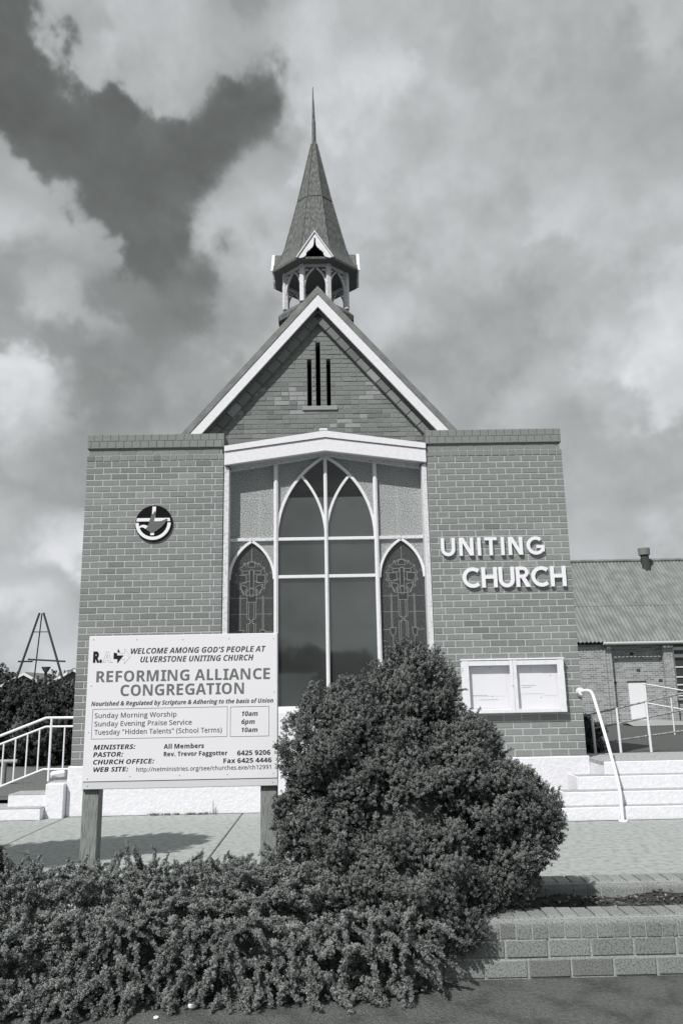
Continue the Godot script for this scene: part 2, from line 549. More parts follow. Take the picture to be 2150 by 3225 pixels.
func make_church() -> void:
	var ch := thing("church", "brick church with steep gable, pointed belfry spire and tall arched front window", "church", Vector3(0, 0, 0))
	wing(ch, -1.0)
	wing(ch, 1.0)
	var white: Material = mats["white_paint"]
	# plinth: two ends and the higher middle under the window
	slab(ch, "plinth", Vector3(-3.455, -0.3, -3.0), Vector3(3.455, 0.63, 0.02), mats["white_wash"], 0.012)
	slab(ch, "window_base", Vector3(-1.45, 0.632, -0.5), Vector3(1.45, 1.28, 0.005), mats["white_wash"], 0.012)
	# ---- gable wall
	var zg := -0.69
	var apex := 7.56
	var slits := [[-0.234, 0.068, 5.88, 6.63], [-0.096, 0.072, 5.88, 6.91], [0.067, 0.065, 5.88, 6.63]]
	var whole := PackedVector2Array([Vector2(GX - rake(4.5, apex), 4.5), Vector2(GX + rake(4.5, apex), 4.5), Vector2(GX, apex)])
	var st := begin()
	var cutx := [-9.0]
	for s in slits:
		cutx.append(s[0] - s[1] / 2)
		cutx.append(s[0] + s[1] / 2)
	cutx.append(9.0)
	for i in cutx.size() - 1:
		var bands := [[4.0, 9.0]]
		if i % 2 == 1:
			var s: Array = slits[(i - 1) / 2]
			bands = [[4.0, s[2]], [s[3] + 0.045, 9.0]]
		for b in bands:
			for q in Geometry2D.intersect_polygons(whole, quad2(cutx[i], b[0], cutx[i + 1], b[1])):
				add_prism(st, q, -0.3, -0.006)
	var core := part(ch, "gable_wall", st.commit(), mats["old_mortar"], Vector3(0, 0, zg))
	var bricks := []
	for k in 36:
		var y := 4.9 + 0.0765 * (k + 0.5)
		var hw := rake(y, apex - 0.2)
		if hw < 0.05:
			continue
		var holes := []
		for s in slits:
			if y > s[2] - 0.03 and y < s[3] + 0.02:
				holes.append([s[0] - s[1] / 2, s[0] + s[1] / 2])
		if y > 5.79 and y < 5.90:
			holes = [[-0.355, 0.207]]
		var phase: float = fposmod(GX - hw - (0.0 if k % 2 == 0 else 0.115), 0.23)
		for p in brick_row(GX - hw, GX + hw, 0.23 - phase, holes):
			var n := 1
			if rng.randf() < 0.3 and p[1] - p[0] > 0.2: n = 2
			for h in n:
				var a: float = lerpf(p[0], p[1], float(h) / n)
				var e: float = lerpf(p[0], p[1], float(h + 1) / n)
				bricks.append([Vector3((a + e) / 2, y, -0.05 + rng.randf_range(-0.003, 0.003)), Vector3(e - a - 0.009, 0.0665, 0.1), absf(y - 5.5), pick(7) if rng.randf() < 0.5 else weathered(a, y, 7)])
	lay(bricks, core, old_brick_mats, 320)
	slab(core, "window_sill", Vector3(-0.35, 5.806, -0.1), Vector3(0.2, 5.876, 0.02), old_brick_mats[5], 0.006)
	# corbelled band of bricks along each rake
	for s in [-1.0, 1.0]:
		var slope := Vector3(s * 0.652, -0.758, 0.0)      # down the rake
		var turn := Basis(slope * s, Vector3(0, 0, 1).cross(slope * s), Vector3(0, 0, 1))
		for k in 14:
			var c := Vector3(GX, 7.345, 0) + slope * (0.14 + 0.235 * k) + Vector3(0, 0, -0.01)
			if c.y < 5.0: break
			part(core, "brick", box(Vector3(0.226, 0.122, 0.16), 0.006), old_brick_mats[pick(7)], c + Vector3(0, 0, rng.randf_range(-0.003, 0.003)), turn)
		part(core, "rake_moulding", box(Vector3(3.6, 0.06, 0.18), 0.006), old_brick_mats[2], Vector3(GX, 7.49, -0.02) + slope * 1.82, turn)
	# ---- roof, barge boards
	for s in [-1.0, 1.0]:
		var drop := 4.6
		var run := 3.6
		var under := PackedVector2Array([Vector2(GX, 7.70), Vector2(GX + s * rake(drop, 7.70), drop), Vector2(GX + s * rake(drop, 7.81), drop), Vector2(GX, 7.81)])
		part(ch, "roof", prism(under, -16.0, -0.51), mats["roof_iron"])
		var edge := PackedVector2Array([Vector2(GX, 7.69), Vector2(GX + s * rake(4.9, 7.69), 4.9), Vector2(GX + s * rake(4.9, 7.828), 4.9), Vector2(GX, 7.828)])
		part(ch, "verge_capping", prism(edge, -0.56, -0.495), mats["roof_iron"])
		var barge := PackedVector2Array([Vector2(GX, 7.475), Vector2(GX + s * rake(4.9, 7.475), 4.9), Vector2(GX + s * rake(4.9, 7.684), 4.9), Vector2(GX, 7.684)])
		part(ch, "barge_board", prism(barge, -0.55, -0.505), white)
		var lin := PackedVector2Array([Vector2(GX, 7.62), Vector2(GX + s * rake(4.6, 7.62), 4.6), Vector2(GX + s * rake(4.6, 7.69), 4.6), Vector2(GX, 7.69)])
		part(ch, "verge_lining", prism(lin, -0.70, -0.556), mats["gutter"])
		# nave side wall, hidden by the wings from the street
		slab(ch, "nave_wall", Vector3(s * 2.75, 0, -16.0), Vector3(s * 2.55, 4.7, -3.02), mats["old_mortar"], 0.0)
	slab(ch, "nave_wall", Vector3(-2.75, 0, -16.2), Vector3(2.75, 4.6, -16.0), mats["old_mortar"], 0.0)
	# ---- entrance bay: fascia boards, soffit, roof
	var f1 := []
	var f2 := []
	for s in [-1.0, 1.0]:
		part(ch, "fascia_board", prism([Vector2(0, 4.931), Vector2(s * 1.452, 4.735), Vector2(s * 1.452, 4.926), Vector2(0, 5.118)], -0.03, 0.03), white)
		part(ch, "roof_edge_board", prism([Vector2(0, 5.128), Vector2(s * 1.452, 4.936), Vector2(s * 1.452, 5.015), Vector2(0, 5.225)], -0.03, 0.05), white)
		part(ch, "bay_roof", prism([Vector2(0, 5.06), Vector2(s * 1.456, 4.87), Vector2(s * 1.456, 4.98), Vector2(0, 5.19)], -0.70, -0.032), mats["roof_iron"])
		part(ch, "soffit", prism([Vector2(0, 4.95), Vector2(s * 1.45, 4.754), Vector2(s * 1.45, 4.774), Vector2(0, 4.97)], -0.3, -0.032), mats["soffit"])
	part(ch, "ridge_cap", box(Vector3(0.12, 0.03, 0.1), 0.01), mats["stone_white"], Vector3(-0.02, 5.245, 0.0))
	make_window(ch)
	# the room behind the glass
	slab(ch, "inner_wall", Vector3(-1.45, 0.0, -3.3), Vector3(1.45, 4.6, -3.0), mats["room"], 0.0)
	slab(ch, "inner_floor", Vector3(-1.45, 0.5, -3.0), Vector3(1.45, 0.62, -0.5), mats["room"], 0.0)
	slab(ch, "inner_ceiling", Vector3(-1.45, 4.5, -3.0), Vector3(1.45, 4.62, -0.9), mats["room"], 0.0)
	make_steeple(ch)

func glass(frame: Node, called: String, poly, m: Material, z := -0.235, thick := 0.006) -> void:
	part(frame, called, prism(poly, z - thick, z), m)

func bar(frame: Node, called: String, path: PackedVector2Array, wide: float, z0: float, z1: float, m: Material) -> void:
	var st := begin()
	for p in stroke(path, wide):
		add_prism(st, p, z0, z1)
	part(frame, called, st.commit(), m)

func make_window(ch: Node3D) -> void:
	var white: Material = mats["white_paint"]
	var oldw: Material = mats["old_white_paint"]
	var top := func(x: float) -> float: return 4.91 - absf(x) * 0.1535
	var w := Node3D.new()
	w.name = "bay_window"
	w.set_meta("label", "tall white framed window with pointed arch tracery")
	ch.add_child(w)
	# jambs, head, sill
	for s in [-1.0, 1.0]:
		part(w, "jamb", prism([Vector2(s * 1.455, 1.28), Vector2(s * 1.386, 1.28), Vector2(s * 1.386, top.call(1.386) - 0.0), Vector2(s * 1.455, 4.74)], -0.3, -0.02), oldw)
		part(w, "head", prism([Vector2(0, 4.953), Vector2(s * 1.384, 4.766), Vector2(s * 1.384, top.call(1.384)), Vector2(0, 4.91)], -0.3, -0.18), oldw)
	slab(w, "sill", Vector3(-1.384, 1.282, -0.3), Vector3(1.384, 1.34, -0.12), white, 0.006)
	# mullions
	for x in [-0.727, -0.006, 0.715]:
		var wide: float = 0.058 if x != -0.006 else 0.05
		part(w, "mullion", prism([Vector2(x - wide / 2, 1.34), Vector2(x + wide / 2, 1.34), Vector2(x + wide / 2, top.call(x + wide / 2)), Vector2(x - wide / 2, top.call(x - wide / 2))], -0.29, -0.175), white)
		part(w, "glazing_bead", prism(quad2(x - 0.012, 1.34, x + 0.012, top.call(absf(x)) - 0.03), -0.174, -0.163), white)
	var bays := [[-1.386, -0.756], [-0.698, -0.031], [0.019, 0.686], [0.744, 1.386]]
	for i in 4:
		slab(w, "transom", Vector3(bays[i][0], 3.655, -0.28), Vector3(bays[i][1], 3.70, -0.19), oldw if i % 3 == 0 else white, 0.004)
		if i in [1, 2]:
			slab(w, "transom", Vector3(bays[i][0], 3.11, -0.28), Vector3(bays[i][1], 3.155, -0.19), white, 0.004)
	# the great pointed arch and its crossing inner arcs
	var R := 1.39
	var spring := 3.70
	var big := [arc(0.678, spring, R, 180, 120.5, 20), arc(-0.69, spring, R, 0, 59.5, 20)]
	for b in big:
		bar(w, "tracery", b, 0.04, -0.275, -0.195, white)
	var la := arc(-1.40, spring, R, 0, 41.2, 14)
	var lb := arc(1.388, spring, R, 180, 138.8, 14)
	bar(w, "tracery", la, 0.036, -0.27, -0.198, white)
	bar(w, "tracery", lb, 0.036, -0.27, -0.198, white)
	# side lancets
	for c in [-1.071, 1.065]:
		bar(w, "tracery", arc(c + 0.318, 3.105, 0.636, 180, 121, 12), 0.036, -0.27, -0.192, white)
		bar(w, "tracery", arc(c - 0.318, 3.105, 0.636, 0, 59, 12), 0.036, -0.27, -0.192, white)
	# panes
	for s in [-1.0, 1.0]:
		var o := PackedVector2Array([Vector2(s * 1.386, 3.70), Vector2(s * 0.75, 3.70), Vector2(s * 0.75, top.call(0.75)), Vector2(s * 1.386, top.call(1.386))])
		glass(w, "pane", o, mats["frosted_glass"])
	for i in 2:
		var x0: float = -0.70 if i == 0 else 0.018
		var x1: float = -0.03 if i == 0 else 0.69
		var whole := PackedVector2Array([Vector2(x0, 3.70), Vector2(x1, 3.70), Vector2(x1, top.call(absf(x1))), Vector2(x0, top.call(absf(x0)))])
		var inner := PackedVector2Array(big[i])
		inner.append(Vector2(-0.006, spring))
		for q in Geometry2D.clip_polygons(whole, inner):
			glass(w, "pane", q, mats["frosted_glass"])
		for q in Geometry2D.intersect_polygons(whole, inner):
			# reflection tone put into the lower panes up to a straight edge, clear glass above
			for r in Geometry2D.intersect_polygons(q, quad2(-2, 3.0, 2, 4.30)):
				glass(w, "pane", r, mats["sheen_tint_glass"])
			for r in Geometry2D.intersect_polygons(q, quad2(-2, 4.302, 2, 6.0)):
				glass(w, "pane", r, mats["clear_glass"])
		glass(w, "pane", quad2(x0, 3.156, x1, 3.654), mats["sheen_tint_glass"])
		glass(w, "pane", quad2(x0, 1.34, x1, 3.109), mats["sheen_tint_glass"])
	# leaded side lights
	for i in 2:
		var s: float = -1.0 if i == 0 else 1.0
		var c: float = -1.071 if i == 0 else 1.065
		var lancet := arc(c + 0.318, 3.105, 0.636, 180, 120.0, 12)
		lancet.append_array(arc(c - 0.318, 3.105, 0.636, 60.0, 0, 12))
		lancet.append(Vector2(c + 0.318, 1.34))
		lancet.append(Vector2(c - 0.318, 1.34))
		var whole := quad2(c - 0.318, 3.0, c + 0.318, 3.654)
		for q in Geometry2D.clip_polygons(whole, lancet):
			glass(w, "pane", q, mats["frosted_glass"])
		var lead := part(w, "leaded_light", prism(lancet, -0.243, -0.236), mats["leaded_glass"])
		var pieces := [quad2(-0.06, -0.10, 0.07, 0.0), quad2(-0.028, 0.10, 0.028, 0.36), quad2(-0.13, 0.30, -0.035, 0.345), quad2(0.035, 0.30, 0.13, 0.345), quad2(-0.19, 0.175, -0.075, 0.285), quad2(0.075, 0.175, 0.19, 0.285), quad2(-0.048, 0.40, 0.048, 0.475),
			PackedVector2Array([Vector2(-0.165, 0.155), Vector2(-0.06, 0.12), Vector2(-0.085, 0.0), Vector2(-0.12, 0.015)]), PackedVector2Array([Vector2(0.165, 0.155), Vector2(0.06, 0.12), Vector2(0.085, 0.0), Vector2(0.12, 0.015)]),
			PackedVector2Array([Vector2(-0.022, -0.02), Vector2(0.022, -0.02), Vector2(0.03, 0.09), Vector2(-0.03, 0.09)]),
			PackedVector2Array([Vector2(-0.20, -0.50), Vector2(-0.11, -0.49), Vector2(-0.12, -0.58), Vector2(-0.17, -0.61)]), PackedVector2Array([Vector2(0.20, -0.50), Vector2(0.12, -0.49), Vector2(0.13, -0.58), Vector2(0.18, -0.61)]), quad2(-0.085, -0.83, 0.085, -0.71)]
		var base := Vector2(c - (0.005 if i == 0 else 0.0), 2.885)
		var st := begin()
		for p in pieces:
			var q := PackedVector2Array()
			for v in p:
				q.append(v + base)
			part(lead, "coloured_piece", prism(q, -0.2355, -0.2345), mats["dark_glass"])
			for e in q.size():
				for o in stroke(PackedVector2Array([q[e], q[(e + 1) % q.size()]]), 0.0055):
					add_prism(st, o, -0.2352, -0.2335 + 0.0001 * e)
		# long cames
		var lines := []
		for dx in [-0.085, -0.05, 0.05, 0.085]:
			lines.append([Vector2(dx * 0.75, -0.1), Vector2(dx * 0.75, -0.33)])
			lines.append([Vector2(dx * 0.75, -0.33), Vector2(-dx * 0.35, -0.37)])
			lines.append([Vector2(-dx * 0.35, -0.37), Vector2(dx * 0.75, -0.41)])
			lines.append([Vector2(dx * 0.75, -0.41), Vector2(dx * 0.75, -0.71)])
		for sx in [-1.0, 1.0]:
			lines.append([Vector2(sx * 0.155, -0.01), Vector2(sx * 0.155, -0.5)])
			lines.append([Vector2(sx * 0.17, -0.01), Vector2(sx * 0.172, -0.5)])
			lines.append([Vector2(sx * 0.15, -0.6), Vector2(sx * 0.15, -1.4)])
			lines.append([Vector2(sx * 0.30, -0.045), Vector2(sx * 0.07, -0.045)])
			lines.append([Vector2(sx * 0.30, -0.27), Vector2(sx * 0.065, -0.27)])
			lines.append([Vector2(sx * 0.30, -0.52), Vector2(sx * 0.2, -0.52)])
			lines.append([Vector2(sx * 0.30, -0.76), Vector2(sx * 0.085, -0.76)])
			# wreath of small pieces round the cross
			var ring := []
			for k in 13:
				var a := deg_to_rad(-62 + k * 12.5)
				var rr := 0.215 + (0.022 if k % 2 == 0 else -0.012)
				ring.append(Vector2(sx * cos(a) * rr, 0.24 + sin(a) * rr * 1.05))
			for k in 12:
				lines.append([ring[k], ring[k + 1]])
				if k % 2 == 0:
					lines.append([ring[k], ring[k] * Vector2(0.72, 1.0) + Vector2(0, (0.24 - ring[k].y) * 0.28)])
			lines.append([Vector2(sx * 0.12, 0.18), Vector2(sx * 0.03, 0.20)])
			lines.append([Vector2(sx * 0.045, 0.09), Vector2(sx * 0.075, 0.0)])
			lines.append([Vector2(sx * 0.11, 0.43), Vector2(sx * 0.05, 0.47)])
			lines.append([Vector2(sx * 0.25, 0.33), Vector2(sx * 0.30, 0.30)])
		lines.append([Vector2(0, 0.475), Vector2(0, 0.70)])
		for l in lines:
			for o in stroke(PackedVector2Array([l[0] + base, l[1] + base]), 0.005):
				add_prism(st, o, -0.2352, -0.2338)
		part(lead, "lead_came", st.commit(), mats["came"])

func octagon(apothem: float, y: float, cz: float, cx: float) -> Array:
	var p := []
	var R := apothem / cos(PI / 8)
	for k in 8:
		var a := PI / 8 + k * PI / 4
		p.append(Vector3(cx + R * sin(a), y, cz + R * cos(a)))
	return p

func make_steeple(ch: Node3D) -> void:
	var cx := -0.135
	var cz := -2.2
	var white: Material = mats["old_white_paint"]
	var slate: Material = mats["slate"]
	# --- base: drum on the ridge with a flared skirt
	var st := begin()
	var rings := [octagon(0.60, 6.9, cz, cx), octagon(0.60, 7.93, cz, cx)]
	for k in 8:
		face(st, [rings[0][k], rings[0][(k + 1) % 8], rings[1][(k + 1) % 8], rings[1][k]], rings[0][k] + rings[0][(k + 1) % 8] - Vector3(cx, 6.9, cz) * 2)
	var belfry := part(ch, "belfry", st.commit(), slate)
	belfry.set_meta("label", "open octagonal belfry of white posts and arches")
	st = begin()
	rings = [octagon(0.665, 7.93, cz, cx), octagon(0.668, 8.02, cz, cx), octagon(0.55, 8.16, cz, cx), octagon(0.52, 8.17, cz, cx)]
	for j in 3:
		for k in 8:
			face(st, [rings[j][k], rings[j][(k + 1) % 8], rings[j + 1][(k + 1) % 8], rings[j + 1][k]], rings[j][k] + rings[j][(k + 1) % 8] - Vector3(cx, 7.9, cz) * 2 + Vector3(0, 0.4, 0))
	face(st, rings[0], Vector3.DOWN)
	face(st, rings[3], Vector3.UP)
	part(belfry, "skirt", st.commit(), slate)
	# --- posts, arches, head beams
	var pv := octagon(0.545, 0.0, cz, cx)
	for k in 8:
		var p: Vector3 = pv[k]
		var ang := PI / 8 + k * PI / 4
		part(belfry, "post", box(Vector3(0.085, 0.72, 0.085), 0.01), white, Vector3(p.x, 8.52, p.z), Basis(Vector3.UP, ang))
		var q: Vector3 = pv[(k + 1) % 8]
		var mid := (p + q) / 2
		var turn := Basis(Vector3.UP, ang + PI / 8)
		var half: float = p.distance_to(q) / 2 - 0.036
		part(belfry, "head_beam", box(Vector3(half * 2 + 0.13, 0.06, 0.05), 0.006), white, Vector3(mid.x, 8.865, mid.z), turn)
		for s in [-1.0, 1.0]:
			# curved bracket: thin arc and a small solid corner
			var bs := begin()
			var a := arc(s * (half - 0.44), 8.46, 0.44, 0.0 if s > 0 else 180.0, 52.0 if s > 0 else 128.0, 10)
			for o in stroke(a, 0.026):
				add_prism(bs, o, -0.016, 0.016)
			for o in stroke(PackedVector2Array([Vector2(s * half, 8.76), Vector2(s * (half - 0.075), 8.775)]), 0.02):
				add_prism(bs, o, -0.015, 0.015)
			part(belfry, "arch_bracket", bs.commit(), white, Vector3(mid.x, 0, mid.z), turn)
	# --- spire: bell-cast octagon of sheet panels
	st = begin()
	var under: Array = octagon(0.745, 8.875, cz, cx)
	face(st, under, Vector3.DOWN)
	var spire := part(ch, "spire", st.commit(), mats["eave_lining"])
	spire.set_meta("label", "tall weathered octagonal spire with spike")
	var prof := [[0.755, 8.865], [0.758, 8.905], [0.63, 9.14], [0.555, 9.36], [0.317, 10.40], [0.315, 10.402], [0.052, 11.72]]
	for k in 8:
		st = begin()
		for j in prof.size() - 1:
			if k % 2 == 1 and j in [1, 2]:
				continue   # opened for a gablet below
			var a: Array = octagon(prof[j][0], prof[j][1], cz, cx)
			var b: Array = octagon(prof[j + 1][0], prof[j + 1][1], cz, cx)
			var o: Vector3 = (a[k] + a[(k + 1) % 8]) / 2 - Vector3(cx, prof[j][1], cz)
			face(st, [a[k], a[(k + 1) % 8], b[(k + 1) % 8], b[k]], o + Vector3(0, 0.2, 0))
		if k % 2 == 1:
			var r1: Array = octagon(prof[1][0], prof[1][1], cz, cx)
			var r2: Array = octagon(prof[2][0], prof[2][1], cz, cx)
			var r3: Array = octagon(prof[3][0], prof[3][1], cz, cx)
			var k2 := (k + 1) % 8
			var top: Vector3 = (r3[k] + r3[k2]) / 2
			var o: Vector3 = top - Vector3(cx, top.y, cz)
			for q in [k, k2]:
				face(st, [r1[q], r2[q], top], o)
				face(st, [r2[q], r3[q], top], o)
		part(spire, "spire_panel", st.commit(), slate)
		var ridge := []
		for j in [1, 2, 3, 4, 6]:
			ridge.append(octagon(prof[j][0] + 0.002, prof[j][1], cz, cx)[k])
		part(spire, "ridge_roll", tube(ridge, 0.009, 6), slate)
	var seam := octagon(0.322, 10.40, cz, cx)
	seam.append(seam[0])
	part(spire, "seam", tube(seam, 0.006, 5), slate)
	part(spire, "finial", tube([Vector3(cx, 11.68, cz), Vector3(cx, 11.72, cz), Vector3(cx - 0.002, 12.18, cz), Vector3(cx - 0.003, 12.19, cz), Vector3(cx - 0.003, 12.20, cz), Vector3(cx - 0.012, 13.0, cz)], [0.048, 0.04, 0.035, 0.039, 0.032, 0.006], 10), slate)
	# --- gablets on four faces
	for k in 4:
		var turn := Basis(Vector3.UP, k * PI / 2)
		var g := Node3D.new()
		g.name = "gablet"
		spire.add_child(g, true)
		g.position = Vector3(cx, 0, cz)
		g.basis = turn
		var z := 0.765
		for s in [-1.0, 1.0]:
			part(g, "gablet_roof", prism([Vector2(0, 9.345), Vector2(s * 0.305, 8.885), Vector2(s * 0.33, 8.885), Vector2(0, 9.385)], 0.5, z - 0.01), slate)
			# scalloped barge board
			var edge := [Vector2(0, 9.352), Vector2(s * 0.298, 8.885), Vector2(s * 0.262, 8.872), Vector2(s * 0.215, 8.882), Vector2(s * 0.175, 8.90), Vector2(s * 0.15, 8.94), Vector2(s * 0.148, 8.99), Vector2(s * 0.128, 8.985), Vector2(s * 0.122, 9.02), Vector2(s * 0.10, 9.015), Vector2(s * 0.075, 9.05), Vector2(s * 0.045, 9.075), Vector2(s * 0.022, 9.12), Vector2(s * 0.015, 9.18), Vector2(s * 0.012, 9.25), Vector2(0, 9.27)]
			part(g, "barge_board", prism(edge, z - 0.02, z + 0.01), mats["white_paint"])
			part(g, "barge_trim", prism([Vector2(0, 9.395), Vector2(0, 9.365), Vector2(s * 0.31, 8.88), Vector2(s * 0.326, 8.886)], z - 0.02, z + 0.03), mats["white_paint"])

# ------------------------------------------------------------------ emblem, lettering, notice case
func make_emblem() -> void:
	var e := thing("wall_emblem", "round black emblem with white cross and grey dove on left brick wall", "emblem", Vector3(-2.432, 3.892, 0.002))
	var k := 0.262 / 413.0
	var cv := func(a: Array) -> PackedVector2Array:
		var p := PackedVector2Array()
		for i in range(0, a.size(), 2):
			p.append(Vector2((a[i] - 748) * k, (632 - a[i + 1]) * k))
		return p
	part(e, "disc", prism(arc(0, 0, 0.262, 0, 352.5, 47), 0.0, 0.022), mats["emblem_black"])
	part(e, "cross_bar", prism(cv.call([708, 248, 790, 248, 776, 506, 700, 506]), 0.021, 0.026), mats["emblem_white"])
	part(e, "cross_bar", prism(cv.call([372, 508, 1100, 510, 1112, 583, 362, 583]), 0.021, 0.0265), mats["emblem_white"])
	part(e, "cross_bar", prism(cv.call([683, 830, 765, 830, 762, 897, 680, 897]), 0.021, 0.026), mats["emblem_white"])
	var ring := PackedVector2Array()
	ring.append_array(arc(-13 * k, 17 * k, 390 * k, 180, 360, 28))
	ring.append_array(arc(-13 * k, 17 * k, 318 * k, 360, 180, 28))
	part(e, "half_ring", prism(ring, 0.021, 0.026), mats["emblem_white"])
	part(e, "dove_head", prism(cv.call([425, 712, 445, 680, 490, 662, 540, 660, 630, 688, 572, 752, 520, 722, 470, 715, 432, 738]), 0.021, 0.027), mats["emblem_white"])
	part(e, "dove_wings", prism(cv.call([768, 345, 735, 400, 690, 450, 655, 560, 640, 640, 610, 710, 575, 755, 640, 810, 690, 835, 740, 835, 820, 800, 930, 710, 990, 640, 1052, 540, 1030, 530, 930, 575, 850, 590, 770, 590, 745, 580, 760, 500, 780, 400]), 0.021, 0.033), mats["emblem_grey"])

func letter_strokes(c: String) -> Array:
	# geometric capitals one unit high: [polygons, advance]
	var s := 0.18
	var h := s / 2
	match c:
		"I": return [[quad2(0, 0, s, 1)], s]
		"T": return [[quad2(0, 1 - s * 0.92, 0.66, 1), quad2(0.33 - h, 0, 0.33 + h, 1 - s * 0.9)], 0.66]
		"H": return [[quad2(0, 0, s, 1), quad2(0.58, 0, 0.58 + s, 1), quad2(s - 0.01, 0.43, 0.59, 0.43 + s * 0.95)], 0.58 + s]
		"N": return [[quad2(0, 0, s, 1), quad2(0.6, 0, 0.6 + s, 1), PackedVector2Array([Vector2(0.02, 1), Vector2(0.24, 1), Vector2(0.785, 0), Vector2(0.57, 0)])], 0.6 + s]
		"U":
			var p := PackedVector2Array([Vector2(h, 1)])
			p.append_array(arc(0.385, 0.375, 0.385 - h, 180, 360, 18))
			p.append(Vector2(0.77 - h, 1))
			return [stroke(p, s), 0.77]
		"C": return [stroke(arc(0.5, 0.5, 0.505 - h, 48, 312, 28), s), 0.86]
		"G":
			return [stroke(arc(0.5, 0.5, 0.505 - h, 50, 335, 28), s) + [quad2(0.53, 0.36, 0.96, 0.36 + s * 0.9), quad2(0.96 - s * 0.85, 0.17, 0.96, 0.40)], 0.98]
		"R":
			var p := PackedVector2Array([Vector2(0.1, 1 - h * 0.9)])
			p.append_array(arc(0.34, 0.72, 0.28 - h * 0.9, 90, -90, 14))
			p.append(Vector2(0.1, 0.44 + h * 0.9))
			return [[quad2(0, 0, s, 1), PackedVector2Array([Vector2(0.24, 0.46), Vector2(0.46, 0.46), Vector2(0.70, 0), Vector2(0.46, 0)])] + stroke(p, s * 0.9), 0.68]
	return [[], 0.3]

func make_word(word: String, label: String, x0: float, x1: float, y0: float, tall: float) -> void:
	var o := thing("wall_lettering", label, "lettering", Vector3(x0, y0, 0.0), "white capital letters on the right brick wall")
	var total := 0.0
	for c in word:
		total += letter_strokes(c)[1]
	var gap: float = ((x1 - x0) / tall - total) / (word.length() - 1)
	var x := 0.0
	for c in word:
		var l := letter_strokes(c)
		var st := begin()
		var z := 0.0
		for p in l[0]:
			var q := PackedVector2Array()
			for v in p:
				q.append(v * tall)
			add_prism(st, q, 0.01 + z * 0.3, 0.042 + z)
			z += 0.0007
		var n := part(o, "letter_" + c.to_lower(), st.commit(), mats["emblem_white"], Vector3(x * tall, 0, 0))
		for dx in [0.12]:
			part(n, "fixing_pin", tube([Vector3(dx * tall, tall * 0.5, 0.0), Vector3(dx * tall, tall * 0.5, 0.02)], 0.006, 6), mats["dull_steel"])
		x += l[1] + gap

func make_notice() -> void:
	var n := thing("notice_case", "white framed glass notice case with two doors on right brick wall", "notice case", Vector3(2.494, 1.2, 0.0))
	n.scale = Vector3(1, 1, 0.74)
	var w: Material = mats["white_paint"]
	slab(n, "back_panel", Vector3(-0.69, 0.004, 0.002), Vector3(0.69, 0.70, 0.02), mats["paper"], 0.0)
	for s in [-1.0, 1.0]:
		slab(n, "side", Vector3(s * 0.696, 0.0, 0.002), Vector3(s * 0.67, 0.70, 0.105), w, 0.003)
	slab(n, "base_board", Vector3(-0.668, 0.0, 0.021), Vector3(0.668, 0.025, 0.105), w, 0.003)
	slab(n, "top_board", Vector3(-0.668, 0.675, 0.021), Vector3(0.668, 0.699, 0.105), w, 0.003)
	slab(n, "cornice", Vector3(-0.705, 0.70, 0.002), Vector3(0.705, 0.722, 0.135), w, 0.005)
	for s in [-1.0, 1.0]:
		var d := Node3D.new()
		d.name = "door"
		n.add_child(d, true)
		var a := 0.002
		var b := 0.694
		var st := begin()
		add_box(st, Vector3(s * 0.024, 0.35, 0.12), Vector3(0.044, 0.69, 0.026), 0.003)
		add_box(st, Vector3(s * 0.645, 0.35, 0.12), Vector3(0.09, 0.69, 0.026), 0.003)
		add_box(st, Vector3(s * 0.323, 0.66, 0.12), Vector3(0.552, 0.06, 0.025), 0.003)
		add_box(st, Vector3(s * 0.323, 0.03, 0.12), Vector3(0.552, 0.05, 0.025), 0.003)
		part(d, "door_frame", st.commit(), w)
		part(d, "pane", box(Vector3(0.552, 0.575, 0.004), 0.0), mats["case_glass"], Vector3(s * 0.323, 0.3425, 0.118))
		for y in [0.12, 0.58]:
			part(d, "hinge", box(Vector3(0.006, 0.07, 0.006), 0.001), mats["dull_steel"], Vector3(s * 0.686, y, 0.134))
	part(n, "lock", tube([Vector3(-0.02, 0.36, 0.13), Vector3(-0.02, 0.36, 0.14)], 0.008, 8), mats["dull_steel"])
	# pinned sheets
	for p in [[-0.35, 0.42, 0.50, 0.40], [-0.34, 0.15, 0.52, 0.16], [0.22, 0.42, 0.38, 0.34], [0.50, 0.36, 0.18, 0.28], [0.33, 0.13, 0.42, 0.15]]:
		var sh := part(n, "notice_sheet", box(Vector3(p[2], p[3], 0.002), 0.0), mats["emblem_white"], Vector3(p[0], p[1], 0.0225))
		part(sh, "drawing_pin", ball(0.006), mats["print_grey"], Vector3(p[2] * 0.1, p[3] * 0.46, 0.003))
	for q in [[0.16, 0.36, 0.20], [0.17, 0.335, 0.13], [-0.5, 0.24, 0.2], [-0.42, 0.18, 0.26]]:
		part(n, "print_line", box(Vector3(q[2], 0.008, 0.0012), 0.0), mats["soffit"], Vector3(q[0] + q[2] / 2 - 0.05, q[1], 0.0243))

